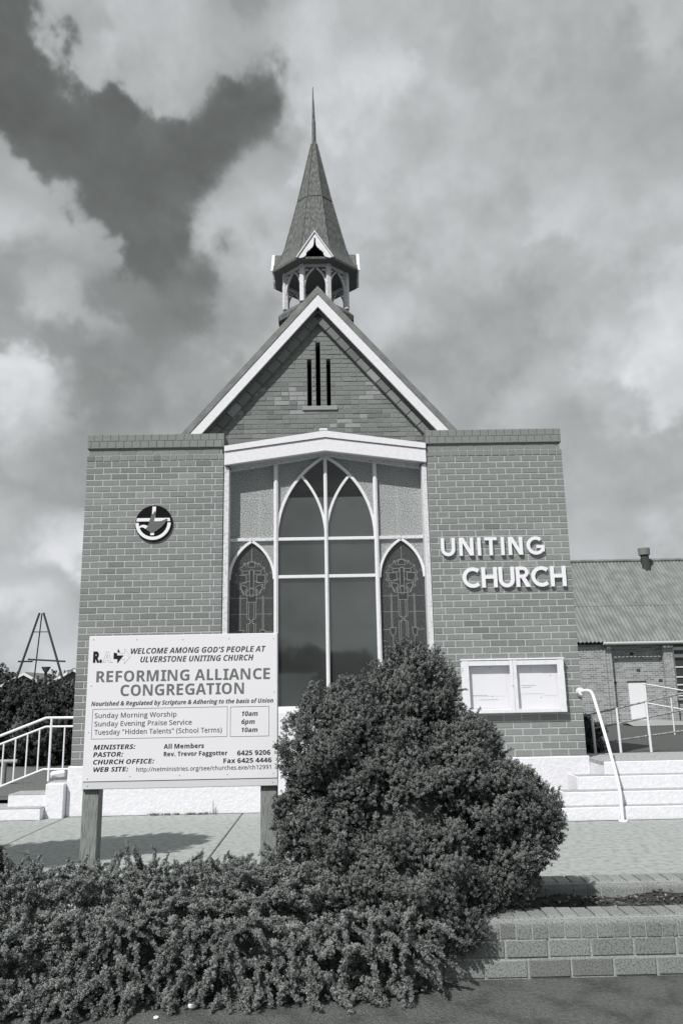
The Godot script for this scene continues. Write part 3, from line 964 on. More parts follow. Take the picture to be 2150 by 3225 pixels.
# ------------------------------------------------------------------ the sign
func text_part(parent: Node, words: String, x0: float, x1: float, base: float, cap: float, m: Material, bold := false, slant := false, serif := false, bolder := 0.0) -> void:
	var f := SystemFont.new()
	f.font_names = PackedStringArray(["Droid Serif" if serif else "Droid Sans"])
	f.font_weight = 700 if bold else 400
	var v := FontVariation.new()
	v.base_font = f
	v.variation_embolden = bolder
	var make := func(t: String) -> TextMesh:
		var tm := TextMesh.new()
		tm.text = t
		tm.font = v
		tm.font_size = 48
		tm.pixel_size = 0.01
		tm.depth = 0.1
		tm.curve_step = 1.5
		tm.horizontal_alignment = HORIZONTAL_ALIGNMENT_LEFT
		tm.vertical_alignment = VERTICAL_ALIGNMENT_TOP
		return tm
	var ref: AABB = make.call("H").get_aabb()
	var tm: TextMesh = make.call(words)
	var bb := tm.get_aabb()
	var sx := (x1 - x0 - (cap * 0.2 if slant else 0.0)) / bb.size.x
	var sy := cap / ref.size.y
	# scale to the line's width and capitals; slant the italics
	var lean := 0.2 if slant else 0.0
	var am := ArrayMesh.new()
	for n in tm.get_surface_count():
		var arr := tm.surface_get_arrays(n)
		var vs: PackedVector3Array = arr[Mesh.ARRAY_VERTEX]
		for i in vs.size():
			var p := vs[i] - Vector3(bb.position.x, ref.position.y, 0)
			vs[i] = Vector3(p.x * sx + p.y * sy * lean, p.y * sy, p.z * 0.012)
		arr[Mesh.ARRAY_VERTEX] = vs
		am.add_surface_from_arrays(Mesh.PRIMITIVE_TRIANGLES, arr)
	part(parent, "lettering", am, m, Vector3(x0, base, 0.0))

func make_sign() -> void:
	var s := thing("church_sign", "white church sign board with service times on two timber posts", "sign", Vector3(-1.58, 0.0, 5.6))
	for x in [0.052, 1.208]:
		part(s, "post", box(Vector3(0.108, 1.85, 0.1), 0.006), mats["timber"], Vector3(x, 0.9, -0.075))
	slab(s, "backing_board", Vector3(0.0, 0.922, -0.024), Vector3(1.27, 1.908, 0.002), mats["sign_backing"], 0.003)
	var face_board := slab(s, "printed_panel", Vector3(0.004, 0.972, 0.0025), Vector3(1.266, 1.906, 0.007), mats["sign_white"], 0.001)
	var b := Node3D.new()
	b.name = "print"
	s.add_child(b)
	b.position = Vector3(0, 0.92, 0.0078)
	var K: Material = mats["print_black"]
	var G: Material = mats["print_grey"]
	var D: Material = mats["print_dark"]
	text_part(b, "WELCOME AMONG GOD'S PEOPLE AT", 0.277, 1.188, 0.865, 0.037, D, true, true)
	text_part(b, "ULVERSTONE UNITING CHURCH", 0.348, 1.107, 0.808, 0.038, D, true, true)
	text_part(b, "REFORMING ALLIANCE", 0.062, 1.217, 0.683, 0.072, G, true)
	text_part(b, "CONGREGATION", 0.226, 1.044, 0.590, 0.073, G, true)
	text_part(b, "Nourished & Regulated by Scripture & Adhering to the basis of Union", 0.037, 1.242, 0.529, 0.028, D, true, true)
	text_part(b, "Sunday Morning Worship", 0.063, 0.601, 0.451, 0.031, D)
	text_part(b, "Sunday Evening Praise Service", 0.064, 0.703, 0.398, 0.031, D)
	text_part(b, "Tuesday \"Hidden Talents\" (School Terms)", 0.066, 0.902, 0.345, 0.031, D)
	text_part(b, "10am", 1.027, 1.140, 0.446, 0.030, D, true, true)
	text_part(b, "6pm", 1.028, 1.121, 0.395, 0.029, D, true, true)
	text_part(b, "10am", 1.026, 1.139, 0.343, 0.029, D, true, true)
	text_part(b, "MINISTERS:", 0.066, 0.340, 0.251, 0.029, K, true, true)
	text_part(b, "PASTOR:", 0.066, 0.262, 0.205, 0.029, K, true, true)
	text_part(b, "CHURCH OFFICE:", 0.065, 0.466, 0.158, 0.029, K, true, true)
	text_part(b, "WEB SITE:", 0.066, 0.299, 0.112, 0.028, K, true, true)
	text_part(b, "All Members", 0.524, 0.786, 0.248, 0.029, K, true)
	text_part(b, "Rev. Trevor Faggotter", 0.525, 0.939, 0.200, 0.028, K, true)
	text_part(b, "6425 9206", 1.004, 1.220, 0.197, 0.030, K, true)
	text_part(b, "Fax 6425 4446", 0.915, 1.228, 0.150, 0.029, K, true)
	text_part(b, "http://netministries.org/see/churches.exe/ch12991", 0.350, 1.224, 0.108, 0.026, D)
	# ruled boxes round the service times
	for r in [[0.048, 0.318, 0.936, 0.508], [0.957, 0.316, 1.211, 0.506]]:
		var st := begin()
		var t := 0.0022
		add_box(st, Vector3((r[0] + r[2]) / 2, r[1], 0), Vector3(r[2] - r[0], t, 0.001))
		add_box(st, Vector3((r[0] + r[2]) / 2, r[3], 0), Vector3(r[2] - r[0], t, 0.001))
		add_box(st, Vector3(r[0], (r[1] + r[3]) / 2, 0.0001), Vector3(t, r[3] - r[1] - t, 0.001))
		add_box(st, Vector3(r[2], (r[1] + r[3]) / 2, 0.0001), Vector3(t, r[3] - r[1] - t, 0.001))
		part(b, "ruled_box", st.commit(), G)
	# monogram and arrow
	text_part(b, "R.", 0.034, 0.094, 0.811, 0.075, K, true, false, false, 1.2)
	var st := begin()
	for l in [[0.100, 0.811, 0.122, 0.882], [0.122, 0.882, 0.136, 0.882], [0.136, 0.882, 0.156, 0.811], [0.116, 0.811, 0.120, 0.828], [0.120, 0.828, 0.138, 0.828], [0.138, 0.828, 0.141, 0.811], [0.123, 0.842, 0.136, 0.842], [0.123, 0.842, 0.129, 0.866], [0.129, 0.866, 0.136, 0.842], [0.100, 0.811, 0.116, 0.811], [0.141, 0.811, 0.168, 0.811]]:
		for o in stroke(PackedVector2Array([Vector2(l[0], l[1]), Vector2(l[2], l[3])]), 0.0016):
			add_prism(st, o, -0.0005, 0.0004)
	for l in [[0.205, 0.87, 0.243, 0.87], [0.243, 0.87, 0.243, 0.90], [0.243, 0.90, 0.283, 0.851], [0.283, 0.851, 0.243, 0.80], [0.243, 0.80, 0.243, 0.832], [0.243, 0.832, 0.225, 0.832]]:
		for o in stroke(PackedVector2Array([Vector2(l[0], l[1]), Vector2(l[2], l[3])]), 0.0016):
			add_prism(st, o, -0.0005, 0.0003)
	part(b, "outline_mark", st.commit(), mats["soffit"])
	part(b, "arrow_mark", prism([Vector2(0.170, 0.875), Vector2(0.192, 0.872), Vector2(0.194, 0.856), Vector2(0.236, 0.856), Vector2(0.197, 0.803), Vector2(0.196, 0.832), Vector2(0.170, 0.834)], -0.0005, 0.0005), K)
	part(b, "arrow_mark", prism([Vector2(0.195, 0.876), Vector2(0.213, 0.878), Vector2(0.198, 0.902)], -0.0005, 0.0005), K)
	# screws
	for p in [[0.03, 0.965], [0.32, 0.96], [0.63, 0.955], [0.94, 0.955], [1.24, 0.95], [0.03, 0.66], [1.245, 0.60], [0.03, 0.36], [1.24, 0.28], [0.035, 0.07], [0.31, 0.08], [0.63, 0.08], [0.94, 0.08], [1.24, 0.08], [0.035, 0.025], [1.235, 0.025]]:
		part(s, "screw", box(Vector3(0.006, 0.006, 0.003), 0.001), mats["soffit"], Vector3(p[0], 0.92 + p[1], 0.0082 if p[1] > 0.05 else 0.0035))

# ------------------------------------------------------------------ ground, steps, garden walls
func sheet(a: Vector3, b: Vector3, c: Vector3, d: Vector3) -> ArrayMesh:
	var st := begin()
	face(st, [a, b, c, d], Vector3.UP)
	return st.commit()

func make_ground() -> void:
	struct("ground", sheet(Vector3(-900, -0.34, 900), Vector3(900, -0.34, 900), Vector3(900, -0.34, -1500), Vector3(-900, -0.34, -1500)), mats["dirt"])
	# footpath of asphalt along the street, with a faint darker lozenge pattern
	var im := Image.create(512, 512, false, Image.FORMAT_RGB8)
	var fn := FastNoiseLite.new()
	fn.seed = 41
	fn.frequency = 0.012
	fn.fractal_octaves = 4
	for j in 512:
		for i in 512:
			var u := i / 512.0 * 4.0
			var v := j / 512.0 * 4.0
			var wob := fn.get_noise_2d(i, j) * 0.18
			var d1: float = absf(fposmod(u + v * 1.0 + wob, 1.0) - 0.5)
			var d2: float = absf(fposmod(u - v * 1.0 - wob, 1.0) - 0.5)
			var k: float = maxf(exp(-d1 * d1 / 0.03), exp(-d2 * d2 / 0.03)) * clampf(0.55 + fn.get_noise_2d(i + 900, j) * 1.2, 0.0, 1.0)
			var g: float = 0.94 - 0.2 * k + fn.get_noise_2d(i * 9.0, j * 9.0 + 77) * 0.16 + fn.get_noise_2d(i * 40.0, j * 40.0) * 0.12
			im.set_pixel(i, j, Color(g, g, g))
	var path_mat := mat("footpath_asphalt", 0.13, 0.93)
	tri(path_mat, ImageTexture.create_from_image(im), 0.5, noise_tex(0.3, 0, 1, 42, 512, 2, FastNoiseLite.TYPE_SIMPLEX_SMOOTH, true, 6.0), 0.8)
	var fp := struct("footpath", box(Vector3(40, 0.25, 9.0), 0.0), path_mat, Vector3(0, -0.21, 10.5))
	struct("road", sheet(Vector3(-200, -0.2, 34), Vector3(200, -0.2, 34), Vector3(200, -0.2, 15.0), Vector3(-200, -0.2, 15.0)), mats["asphalt"])
	# forecourt of concrete slabs, joints open between them
	var fc := Node3D.new()
	fc.name = "forecourt"
	fc.set_meta("kind", "structure")
	add_child(fc)
	var xs := [-9.0, -5.75, -3.44, -1.15, 1.13, 3.42, 5.7, 9.0]
	for i in xs.size() - 1:
		part(fc, "concrete_slab", box(Vector3(xs[i + 1] - xs[i] - 0.014, 0.2, 6.0), 0.008), mats["concrete"], Vector3((xs[i] + xs[i + 1]) / 2, -0.1, 3.0 - 0.9))
	# dirt gathered along the foot of the plinth and of the steps
	for run in [[-3.45, 2.5, 0.021], [2.56, 5.6, 1.251], [-6.5, -3.72, 0.251]]:
		var ds := begin()
		var x: float = run[0]
		var last := 0.012
		while x < run[1]:
			var e: float = minf(x + rng.randf_range(0.03, 0.09), run[1])
			var wide := maxf(0.002, last * 0.5 + rng.randf_range(0.0, 0.018))
			face(ds, [Vector3(x, 0.004, run[2]), Vector3(e, 0.004, run[2]), Vector3(e, 0.004, run[2] + wide), Vector3(x, 0.004, run[2] + last)], Vector3.UP)
			last = wide
			x = e
		part(fc, "dirt_line", ds.commit(), mats["mulch"])
	# planting bed between the two low walls
	var st := begin()
	var nb := FastNoiseLite.new()
	nb.seed = 3
	nb.frequency = 3.0
	var n := 90
	var bed := func(i: int, j: int) -> Vector3:
		var x := -4.2 + 9.4 * i / n
		var z := 5.3 + 0.66 * j / 8.0
		return Vector3(x, 0.12 + 0.05 * nb.get_noise_2d(x, z) + 0.04 * (1.0 - j / 8.0), z)
	for i in n:
		for j in 8:
			face(st, [bed.call(i, j), bed.call(i + 1, j), bed.call(i + 1, j + 1), bed.call(i, j + 1)], Vector3.UP)
	struct("garden_bed", st.commit(), mats["mulch"])
	# bark chips lying on it
	var chip := box(Vector3(0.03, 0.006, 0.012), 0.0)
	var mm := MultiMesh.new()
	mm.transform_format = MultiMesh.TRANSFORM_3D
	mm.use_colors = true
	mm.mesh = chip
	mm.instance_count = 3500
	for i in 3500:
		var x := rng.randf_range(0.3, 5.0)
		var z := rng.randf_range(5.36, 5.9)
		var j := (z - 5.3) / 0.66
		var y: float = 0.123 + 0.05 * nb.get_noise_2d(x, z) + 0.04 * (1.0 - j) + rng.randf() * 0.01
		var s := rng.randf_range(0.4, 1.1)
		mm.set_instance_transform(i, Transform3D(Basis.from_euler(Vector3(rng.randf_range(-0.5, 0.5), rng.randf() * TAU, rng.randf_range(-0.5, 0.5))).scaled(Vector3.ONE * s), Vector3(x, y, z)))
		var g := pow(rng.randf(), 2.5) * 0.22 + 0.03
		mm.set_instance_color(i, Color(g, g, g))
	var ch := MultiMeshInstance3D.new()
	ch.name = "bark_chips"
	ch.multimesh = mm
	var cm := mat("bark_chip", 1.0, 1.0)
	cm.albedo_color = Color.WHITE
	cm.vertex_color_use_as_albedo = true
	ch.material_override = cm
	add_child(ch)
	ch.set_meta("kind", "stuff")
	ch.set_meta("label", "dark bark chips covering the narrow garden bed")
	ch.set_meta("category", "bark")
	# yards behind, on either side of the church
	struct("yard", sheet(Vector3(3.46, 0.57, -0.7), Vector3(40, 0.57, -0.7), Vector3(40, -0.02, -24.5), Vector3(3.46, -0.02, -24.5)), mats["yard_asphalt"])
	struct("side_yard", sheet(Vector3(-40, 0.2, -0.24), Vector3(-3.46, 0.2, -0.24), Vector3(-3.46, -0.05, -9.5), Vector3(-40, -0.05, -9.5)), mats["side_gravel"])

func cap_mesh(wide: float, deep: float, tall: float) -> ArrayMesh:
	# brick on edge with a bullnosed front
	var p := PackedVector2Array([Vector2(-deep, 0), Vector2(0, 0)])
	p.append_array(arc(-0.05, tall - 0.05, 0.05, 0, 90, 6))
	p.append(Vector2(-deep, tall))
	var st := begin()
	add_prism(st, p, -wide / 2, wide / 2, Transform3D(Basis(Vector3(0, 0, 1), Vector3(0, 1, 0), Vector3(-1, 0, 0)), Vector3.ZERO))
	return st.commit()

func garden_wall(label: String, z: float, top: float, courses: int, deep: float, bottom: float, off: float) -> void:
	var w := thing("garden_wall", label, "wall", Vector3(0, 0, z))
	var capm := cap_mesh(0.081, deep, 0.11)
	slab(w, "mortar_core", Vector3(-4.2, bottom, -deep + 0.01), Vector3(5.2, top - 0.012, -0.007), mats["wall_mortar"], 0.0)
	var x := -4.2
	while x < 5.2:
		part(w, "cap_brick", capm, brick_mats[pick(8)], Vector3(x + 0.046, top - 0.11 + rng.randf_range(-0.003, 0.003), rng.randf_range(-0.003, 0.003)), Basis.from_euler(Vector3(0, rng.randf_range(-0.012, 0.012), 0)))
		x += 0.0925
	for k in courses:
		var y := top - 0.11 - 0.103 * (k + 0.5)
		x = -4.2 + off - (0.0 if k % 2 == 0 else 0.12)
		while x < 5.1:
			part(w, "brick", box(Vector3(0.231, 0.091, 0.1), 0.005), brick_mats[pick(8)], Vector3(x + 0.1215, y, -0.05 + rng.randf_range(-0.002, 0.002)))
			x += 0.243

func make_steps() -> void:
	var s := thing("entrance_steps", "wide flight of four white concrete steps right of the church", "steps", Vector3(0, 0, 0))
	var r := [[0.0, 0.15, 1.25, 2.55], [0.15, 0.30, 1.07, 2.8], [0.30, 0.45, 0.82, 3.05], [0.45, 0.60, 0.59, 3.457]]
	for i in 4:
		var back: float = r[i + 1][2] if i < 3 else -0.7
		slab(s, "riser", Vector3(r[i][3], r[i][0] - 0.01, r[i][2] - 0.03), Vector3(9.0, r[i][1] - 0.003, r[i][2]), mats["white_wash"], 0.006)
		slab(s, "tread", Vector3(r[i][3], r[i][1] - 0.05, back - 0.031), Vector3(9.0, r[i][1], r[i][2] - 0.031), mats["tread"], 0.0)
		if i < 3:
			slab(s, "end_wall", Vector3(r[i][3] - 0.02, -0.01, r[i + 1][2] - 0.2), Vector3(r[i][3], r[i][1], r[i][2] - 0.001), mats["white_wash"], 0.004)
	slab(s, "landing_base", Vector3(3.457, -0.02, -0.72), Vector3(9.0, 0.549, 0.558), mats["white_wash"], 0.0)
	var l := thing("corner_steps", "short white concrete steps at the left corner of the church", "steps", Vector3(0, 0, 0))
	for q in [[-7.0, -3.70, 0.0, 0.15, 0.25], [-4.19, -3.70, 0.15, 0.30, 0.07], [-3.73, -3.46, 0.30, 0.43, -0.03]]:
		slab(l, "riser", Vector3(q[0], q[2] - 0.01, q[4] - 0.03), Vector3(q[1], q[3] - 0.012, q[4]), mats["white_wash"], 0.006)
		slab(l, "step_base", Vector3(q[0] + 0.001, -0.05, -0.3), Vector3(q[1] - 0.001, q[3] - 0.012, q[4] - 0.031), mats["white_wash"], 0.0)
		slab(l, "tread", Vector3(q[0] + 0.0, q[3] - 0.0115, -0.34), Vector3(q[1], q[3], q[4]), mats["tread"], 0.003)
	slab(l, "cheek_block", Vector3(-3.698, -0.02, -0.2), Vector3(-3.458, 0.425, 0.115), mats["white_wash"], 0.01)

func make_rails() -> void:
	var h := thing("handrail", "bent white pipe handrail from wall disc down to foot of steps", "handrail", Vector3(3.375, 0, 1.34))
	var sp: Material = mats["steel_paint"]
	var pts := [Vector3(3.405, 1.458, 0.03), Vector3(3.43, 1.476, 0.10), Vector3(3.462, 1.48, 0.16), Vector3(3.487, 1.462, 0.21), Vector3(3.492, 1.41, 0.27), Vector3(3.48, 1.31, 0.38), Vector3(3.455, 1.1, 0.61), Vector3(3.425, 0.87, 0.86), Vector3(3.402, 0.62, 1.09), Vector3(3.39, 0.46, 1.21), Vector3(3.384, 0.32, 1.285), Vector3(3.38, 0.2, 1.31), Vector3(3.375, 0.0, 1.315)]
	var q := []
	for p in pts:
		q.append(p - h.position)
	part(h, "pipe", tube(q, 0.02, 10), sp)
	part(h, "wall_disc", tube([Vector3(3.405, 1.458, 0.002) - h.position, Vector3(3.405, 1.458, 0.03) - h.position, Vector3(3.405, 1.458, 0.05) - h.position], [0.062, 0.06, 0.04], 20), sp)
	part(h, "foot_plate", tube([Vector3(0, 0.001, 0), Vector3(0, 0.014, 0)], 0.055, 14), sp)
	# railing of the ramp behind the landing
	var r := thing("ramp_railing", "sloping white pipe railing beside the ramp near the hall", "railing", Vector3(4.83, 0.55, -1.4))
	var o := r.position
	for a in [[3.86, 1.10, 7.0, 1.725], [3.98, 0.912, 7.0, 1.44], [4.15, 0.71, 7.0, 1.05]]:
		part(r, "rail", tube([Vector3(a[0], a[1], -1.4) - o, Vector3(a[2], a[3], -1.4) - o], 0.014, 8), mats["shade_grey_rail"])
	for x in [3.985, 4.37, 4.83, 5.75, 6.6]:
		part(r, "post", tube([Vector3(x, 0.53, -1.4) - o, Vector3(x - 0.01, 1.10 + (x - 3.86) * 0.199, -1.4) - o], 0.021, 8), sp)
	var r2 := thing("far_railing", "short white rail with curved end in front of hall door", "railing", Vector3(9.0, 0.3, -9.5))
	for y in [1.02, 0.55]:
		part(r2, "rail", tube([Vector3(-1.1, y + 0.28, 0.0), Vector3(0.3, y, 0.2), Vector3(0.55, y - 0.1, 0.2), Vector3(0.62, y - 0.3, 0.2)], 0.017, 8), sp)
	for x in [-0.5, 0.05, 0.62]:
		part(r2, "post", tube([Vector3(x, 0.0, 0.15), Vector3(x, 0.95 - maxf(0.0, x) * 0.4, 0.15)], 0.017, 8), sp)
	# balustrade on the left
	var b := thing("balustrade", "white steel balustrade descending left from the church corner", "railing", Vector3(-3.81, 0.43, -0.3))
	o = b.position
	for k in [[1.021, 1.251, 1.247, 0.018], [0.907, 1.134, 1.131, 0.014], [0.343, 0.575, 0.571, 0.013]]:
		var slope: float = (k[1] - k[0]) / 0.622
		part(b, "rail", tube([Vector3(-5.6, k[0] - slope * 1.09, -0.3) - o, Vector3(-3.885, k[1], -0.3) - o, Vector3(-3.46, k[2], -0.3) - o], k[3], 8), sp)
	for k in 7:
		var x := -3.966 - 0.1585 * k
		var lo := 0.575 - (-3.885 - x) * 0.37
		part(b, "baluster", tube([Vector3(x, lo, -0.3) - o, Vector3(x, lo + 0.56, -0.3) - o], 0.011, 6), sp)
	part(b, "baluster", tube([Vector3(-3.625, 0.572, -0.3) - o, Vector3(-3.625, 1.132, -0.3) - o], 0.011, 6), sp)
	part(b, "post", tube([Vector3(-3.81, 0.42, -0.3) - o, Vector3(-3.812, 1.25, -0.3) - o], 0.017, 8), sp)

# ------------------------------------------------------------------ the hall and far things
func brick_texture() -> ImageTexture:
	var im := Image.create(512, 512, false, Image.FORMAT_RGB8)
	var r2 := RandomNumberGenerator.new()
	r2.seed = 77
	var tone := {}
	for j in 512:
		var row := j / 32
		for i in 512:
			var x := (i + (32 if row % 2 else 0)) % 512
			var key := row * 100 + x / 64
			if not tone.has(key):
				tone[key] = r2.randf_range(0.62, 0.85)
			var g: float = tone[key]
			if j % 32 < 5 or x % 64 < 4:
				g = 1.0
			im.set_pixel(i, j, Color(g, g, g))
	return ImageTexture.create_from_image(im)

func make_hall() -> void:
	var z := -24.0
	var h := thing("hall", "long brick hall with corrugated iron roof and white door", "building", Vector3(14, 0, z))
	var bm := mat("hall_brick", 0.5, 0.9)
	bm.albedo_texture = brick_texture()
	bm.uv1_triplanar = true
	bm.uv1_world_triplanar = true
	bm.uv1_triplanar_sharpness = 8.0
	bm.uv1_scale = Vector3(0.52, 0.727, 0.52)
	var o := h.position
	slab(h, "wall", Vector3(8.6, -0.3, z - 9.0) - o, Vector3(30, 3.42, z) - o, bm, 0.0)
	for p in [[11.86, 12.09], [14.33, 14.74], [17.0, 17.4], [19.6, 20.0]]:
		slab(h, "pilaster", Vector3(p[0], -0.3, z + 0.002) - o, Vector3(p[1], 3.36, z + 0.28) - o, bm, 0.01)
	slab(h, "return_wall", Vector3(8.6, -0.3, z + 0.002) - o, Vector3(11.85, 3.36, z + 0.2) - o, bm, 0.0)
	var d := slab(h, "door", Vector3(12.77, -0.1, z + 0.002) - o, Vector3(13.52, 1.745, z + 0.05) - o, mats["white_paint"], 0.01)
	part(d, "handle", box(Vector3(0.03, 0.12, 0.04), 0.005), mats["dull_steel"], Vector3(0.3, 0.1, 0.04))
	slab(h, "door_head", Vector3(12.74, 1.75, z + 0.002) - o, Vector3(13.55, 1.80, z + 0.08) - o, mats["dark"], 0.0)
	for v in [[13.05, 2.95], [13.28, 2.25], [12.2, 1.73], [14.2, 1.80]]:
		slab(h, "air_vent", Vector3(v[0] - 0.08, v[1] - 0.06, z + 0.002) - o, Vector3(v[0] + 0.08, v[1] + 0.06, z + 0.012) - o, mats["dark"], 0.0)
	# window at the right edge
	for wx in [14.85, 17.5]:
		var f := slab(h, "window", Vector3(wx, 1.05, z + 0.002) - o, Vector3(wx + 1.9, 3.3, z + 0.03) - o, mats["dark_glass"], 0.0)
		var W := 1.9
		var H := 2.25
		for y in [0.09, 0.55, 0.88, 1.30, 1.78, 2.1]:
			part(f, "glazing_bar", box(Vector3(W, 0.14 if y > 1.7 else 0.05, 0.04), 0.004), mats["white_paint"], Vector3(0, y - H / 2 - 0.0, 0.035))
		for x in [0.0, 0.72, 1.25, 1.9]:
			part(f, "glazing_bar", box(Vector3(0.06, H, 0.036), 0.004), mats["white_paint"], Vector3(x - W / 2, 0, 0.033))
		slab(h, "window_sill", Vector3(wx - 0.05, 0.95, z + 0.002) - o, Vector3(wx + 1.95, 1.045, z + 0.12) - o, mats["concrete"], 0.01)
	# corrugated roof
	var st := begin()
	var n := 250
	var ey := 3.46
	var ry := 7.72
	var rz := z - 4.4
	for i in n:
		var x0 := 8.2 + i * 0.0872
		var x1 := x0 + 0.0872
		var u0 := 0.03 if i % 2 == 0 else -0.03
		var u1 := -u0
		var a := Vector3(x0, ey + u0, z + 0.45)
		var b := Vector3(x1, ey + u1, z + 0.45)
		face(st, [a - o, b - o, Vector3(x1, ry + u1, rz) - o, Vector3(x0, ry + u0, rz) - o], Vector3(0, 1, 1))
	var roof := part(h, "corrugated_roof", st.commit(), mats["hall_iron"])
	slab(h, "roof_back", Vector3(8.2, 3.3, z - 9.2) - o, Vector3(30, 3.45, z - 0.01) - o, mats["hall_iron"], 0.0)
	part(h, "rear_roof", prism([Vector2(0, 0), Vector2(4.4, 0), Vector2(0, 4.2)], 0.0, 21.8), mats["hall_iron"], Vector3(8.2, 3.47, rz) - o, Basis(Vector3(0, 0, -1), Vector3(0, 1, 0), Vector3(1, 0, 0)))
	part(roof, "ridge_cap", tube([Vector3(8.2, ry + 0.03, rz) - o, Vector3(30, ry + 0.03, rz) - o], 0.09, 8), mats["hall_iron"])
	part(h, "gutter", tube([Vector3(11.7, ey - 0.07, z + 0.5) - o, Vector3(30, ey - 0.07, z + 0.5) - o], 0.07, 8), mats["soffit"])
	part(roof, "lap_seam", tube([Vector3(8.2, ey + 1.75, z + 0.45 - 1.99) - o, Vector3(30, ey + 1.75, z + 0.45 - 1.99) - o], 0.012, 5), mats["gutter"])
	# flue with cowl on the ridge
	var fx := 15.62
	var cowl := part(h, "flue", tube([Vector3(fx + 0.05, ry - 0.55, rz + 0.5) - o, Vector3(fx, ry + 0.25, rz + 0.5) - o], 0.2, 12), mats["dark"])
	part(cowl, "cowl", tube([Vector3(fx, ry + 0.22, rz + 0.5) - o, Vector3(fx, ry + 0.55, rz + 0.5) - o], [0.27, 0.29], 14), mats["gutter"])
	# pale path to its door
	struct("hall_path", sheet(Vector3(11.2, 0.02, -19.5), Vector3(15.5, 0.02, -19.5), Vector3(13.9, 0.06, -23.9), Vector3(12.3, 0.06, -23.9)), mats["concrete"], Vector3(0, 0.10, 0))

func make_far() -> void:
	var steel: Material = mats["pole_timber"]
	var f := thing("timber_frame_tower", "tall bare A-shaped pole frame rising behind the hedge", "frame", Vector3(-13.8, 0.0, -28))
	var o := Vector3(-13.8, 0.0, -28)
	var legs := [[Vector3(-14.15, 5.62, -28), Vector3(-15.7, -0.3, -27.6)], [Vector3(-13.96, 5.62, -28), Vector3(-11.76, -0.3, -27.6)], [Vector3(-14.07, 5.6, -28.1), Vector3(-14.95, -0.3, -29.6)]]
	for i in 3:
		part(f, "leg", tube([legs[i][0] - o, legs[i][1] - o], [0.05, 0.06] if i < 2 else [0.03, 0.035], 8), steel)
	part(f, "cross_bar", tube([Vector3(-14.40, 4.70, -27.95) - o, Vector3(-13.60, 4.69, -27.95) - o], 0.025, 6), steel)
	part(f, "cross_bar", tube([Vector3(-14.95, 3.30, -27.8) - o, Vector3(-14.45, 3.31, -28.3) - o], 0.04, 6), steel)
	part(f, "cross_bar", tube([Vector3(-14.7, 3.42, -28.4) - o, Vector3(-12.70, 3.26, -27.75) - o], 0.045, 6), steel)
	var l := thing("bowl_lamp", "dark bowl-topped lamp post standing behind the hedge", "lamp", Vector3(-13.95, 0, -28.8))
	part(l, "pole", tube([Vector3(0, -0.3, 0), Vector3(0, 2.8, 0)], 0.07, 8), steel)
	part(l, "bowl", tube([Vector3(0, 2.78, 0), Vector3(0, 2.86, 0), Vector3(0, 3.02, 0), Vector3(0, 3.06, 0)], [0.06, 0.12, 0.21, 0.22], 16), steel)
	# gabled houses showing only their roofs
	for q in [[-12.95, 2.93, -30.0, 1.1, "brick house gable with white barge beside the church corner"], [-15.6, 2.80, -30.5, 0.9, "small house roof with white edge left of the pole frame"]]:
		var hs := thing("house", q[4], "house", Vector3(q[0], 0, q[2]))
		var w: float = q[3] * 1.3
		var y: float = q[1]
		part(hs, "wall", prism([Vector2(-w, -0.3), Vector2(w, -0.3), Vector2(w, y - w * 0.55), Vector2(0, y - 0.02), Vector2(-w, y - w * 0.55)], -4.0, 0.0), old_brick_mats[0])
		for s in [-1.0, 1.0]:
			part(hs, "roof", prism([Vector2(0, y), Vector2(s * (w + 0.2), y - (w + 0.2) * 0.55), Vector2(s * (w + 0.2), y + 0.09 - (w + 0.2) * 0.55), Vector2(0, y + 0.09)], -4.2, 0.15), mats["roof_iron"])
			part(hs, "barge_board", prism([Vector2(0, y - 0.07), Vector2(s * (w + 0.2), y - 0.07 - (w + 0.2) * 0.55), Vector2(s * (w + 0.2), y + 0.07 - (w + 0.2) * 0.55), Vector2(0, y + 0.07)], 0.152, 0.2), mats["white_paint"])
	# log barrier in the side yard
	var b := thing("log_barrier", "pale log rail on short posts in the left side yard", "barrier", Vector3(-5.6, 0.1, -3.0))
	part(b, "log", tube([Vector3(-1.2, 0.405, 0), Vector3(0.33, 0.395, 0)], 0.032, 10), mats["tread"])
	for x in [-0.85, 0.0, 0.12]:
		part(b, "post", tube([Vector3(x, -0.05, 0.0), Vector3(x, 0.375, 0.0)], 0.045, 8), mats["timber"])
	var wr := thing("white_boulder", "white painted stone on the ground behind the left balustrade", "stone", Vector3(-3.86, 0.42, -0.9))
	part(wr, "stone", box(Vector3(0.2, 0.1, 0.14), 0.03), mats["stone_white"], Vector3(-0.02, 0.03, 0), Basis.from_euler(Vector3(0.1, 0.4, 0.12)))

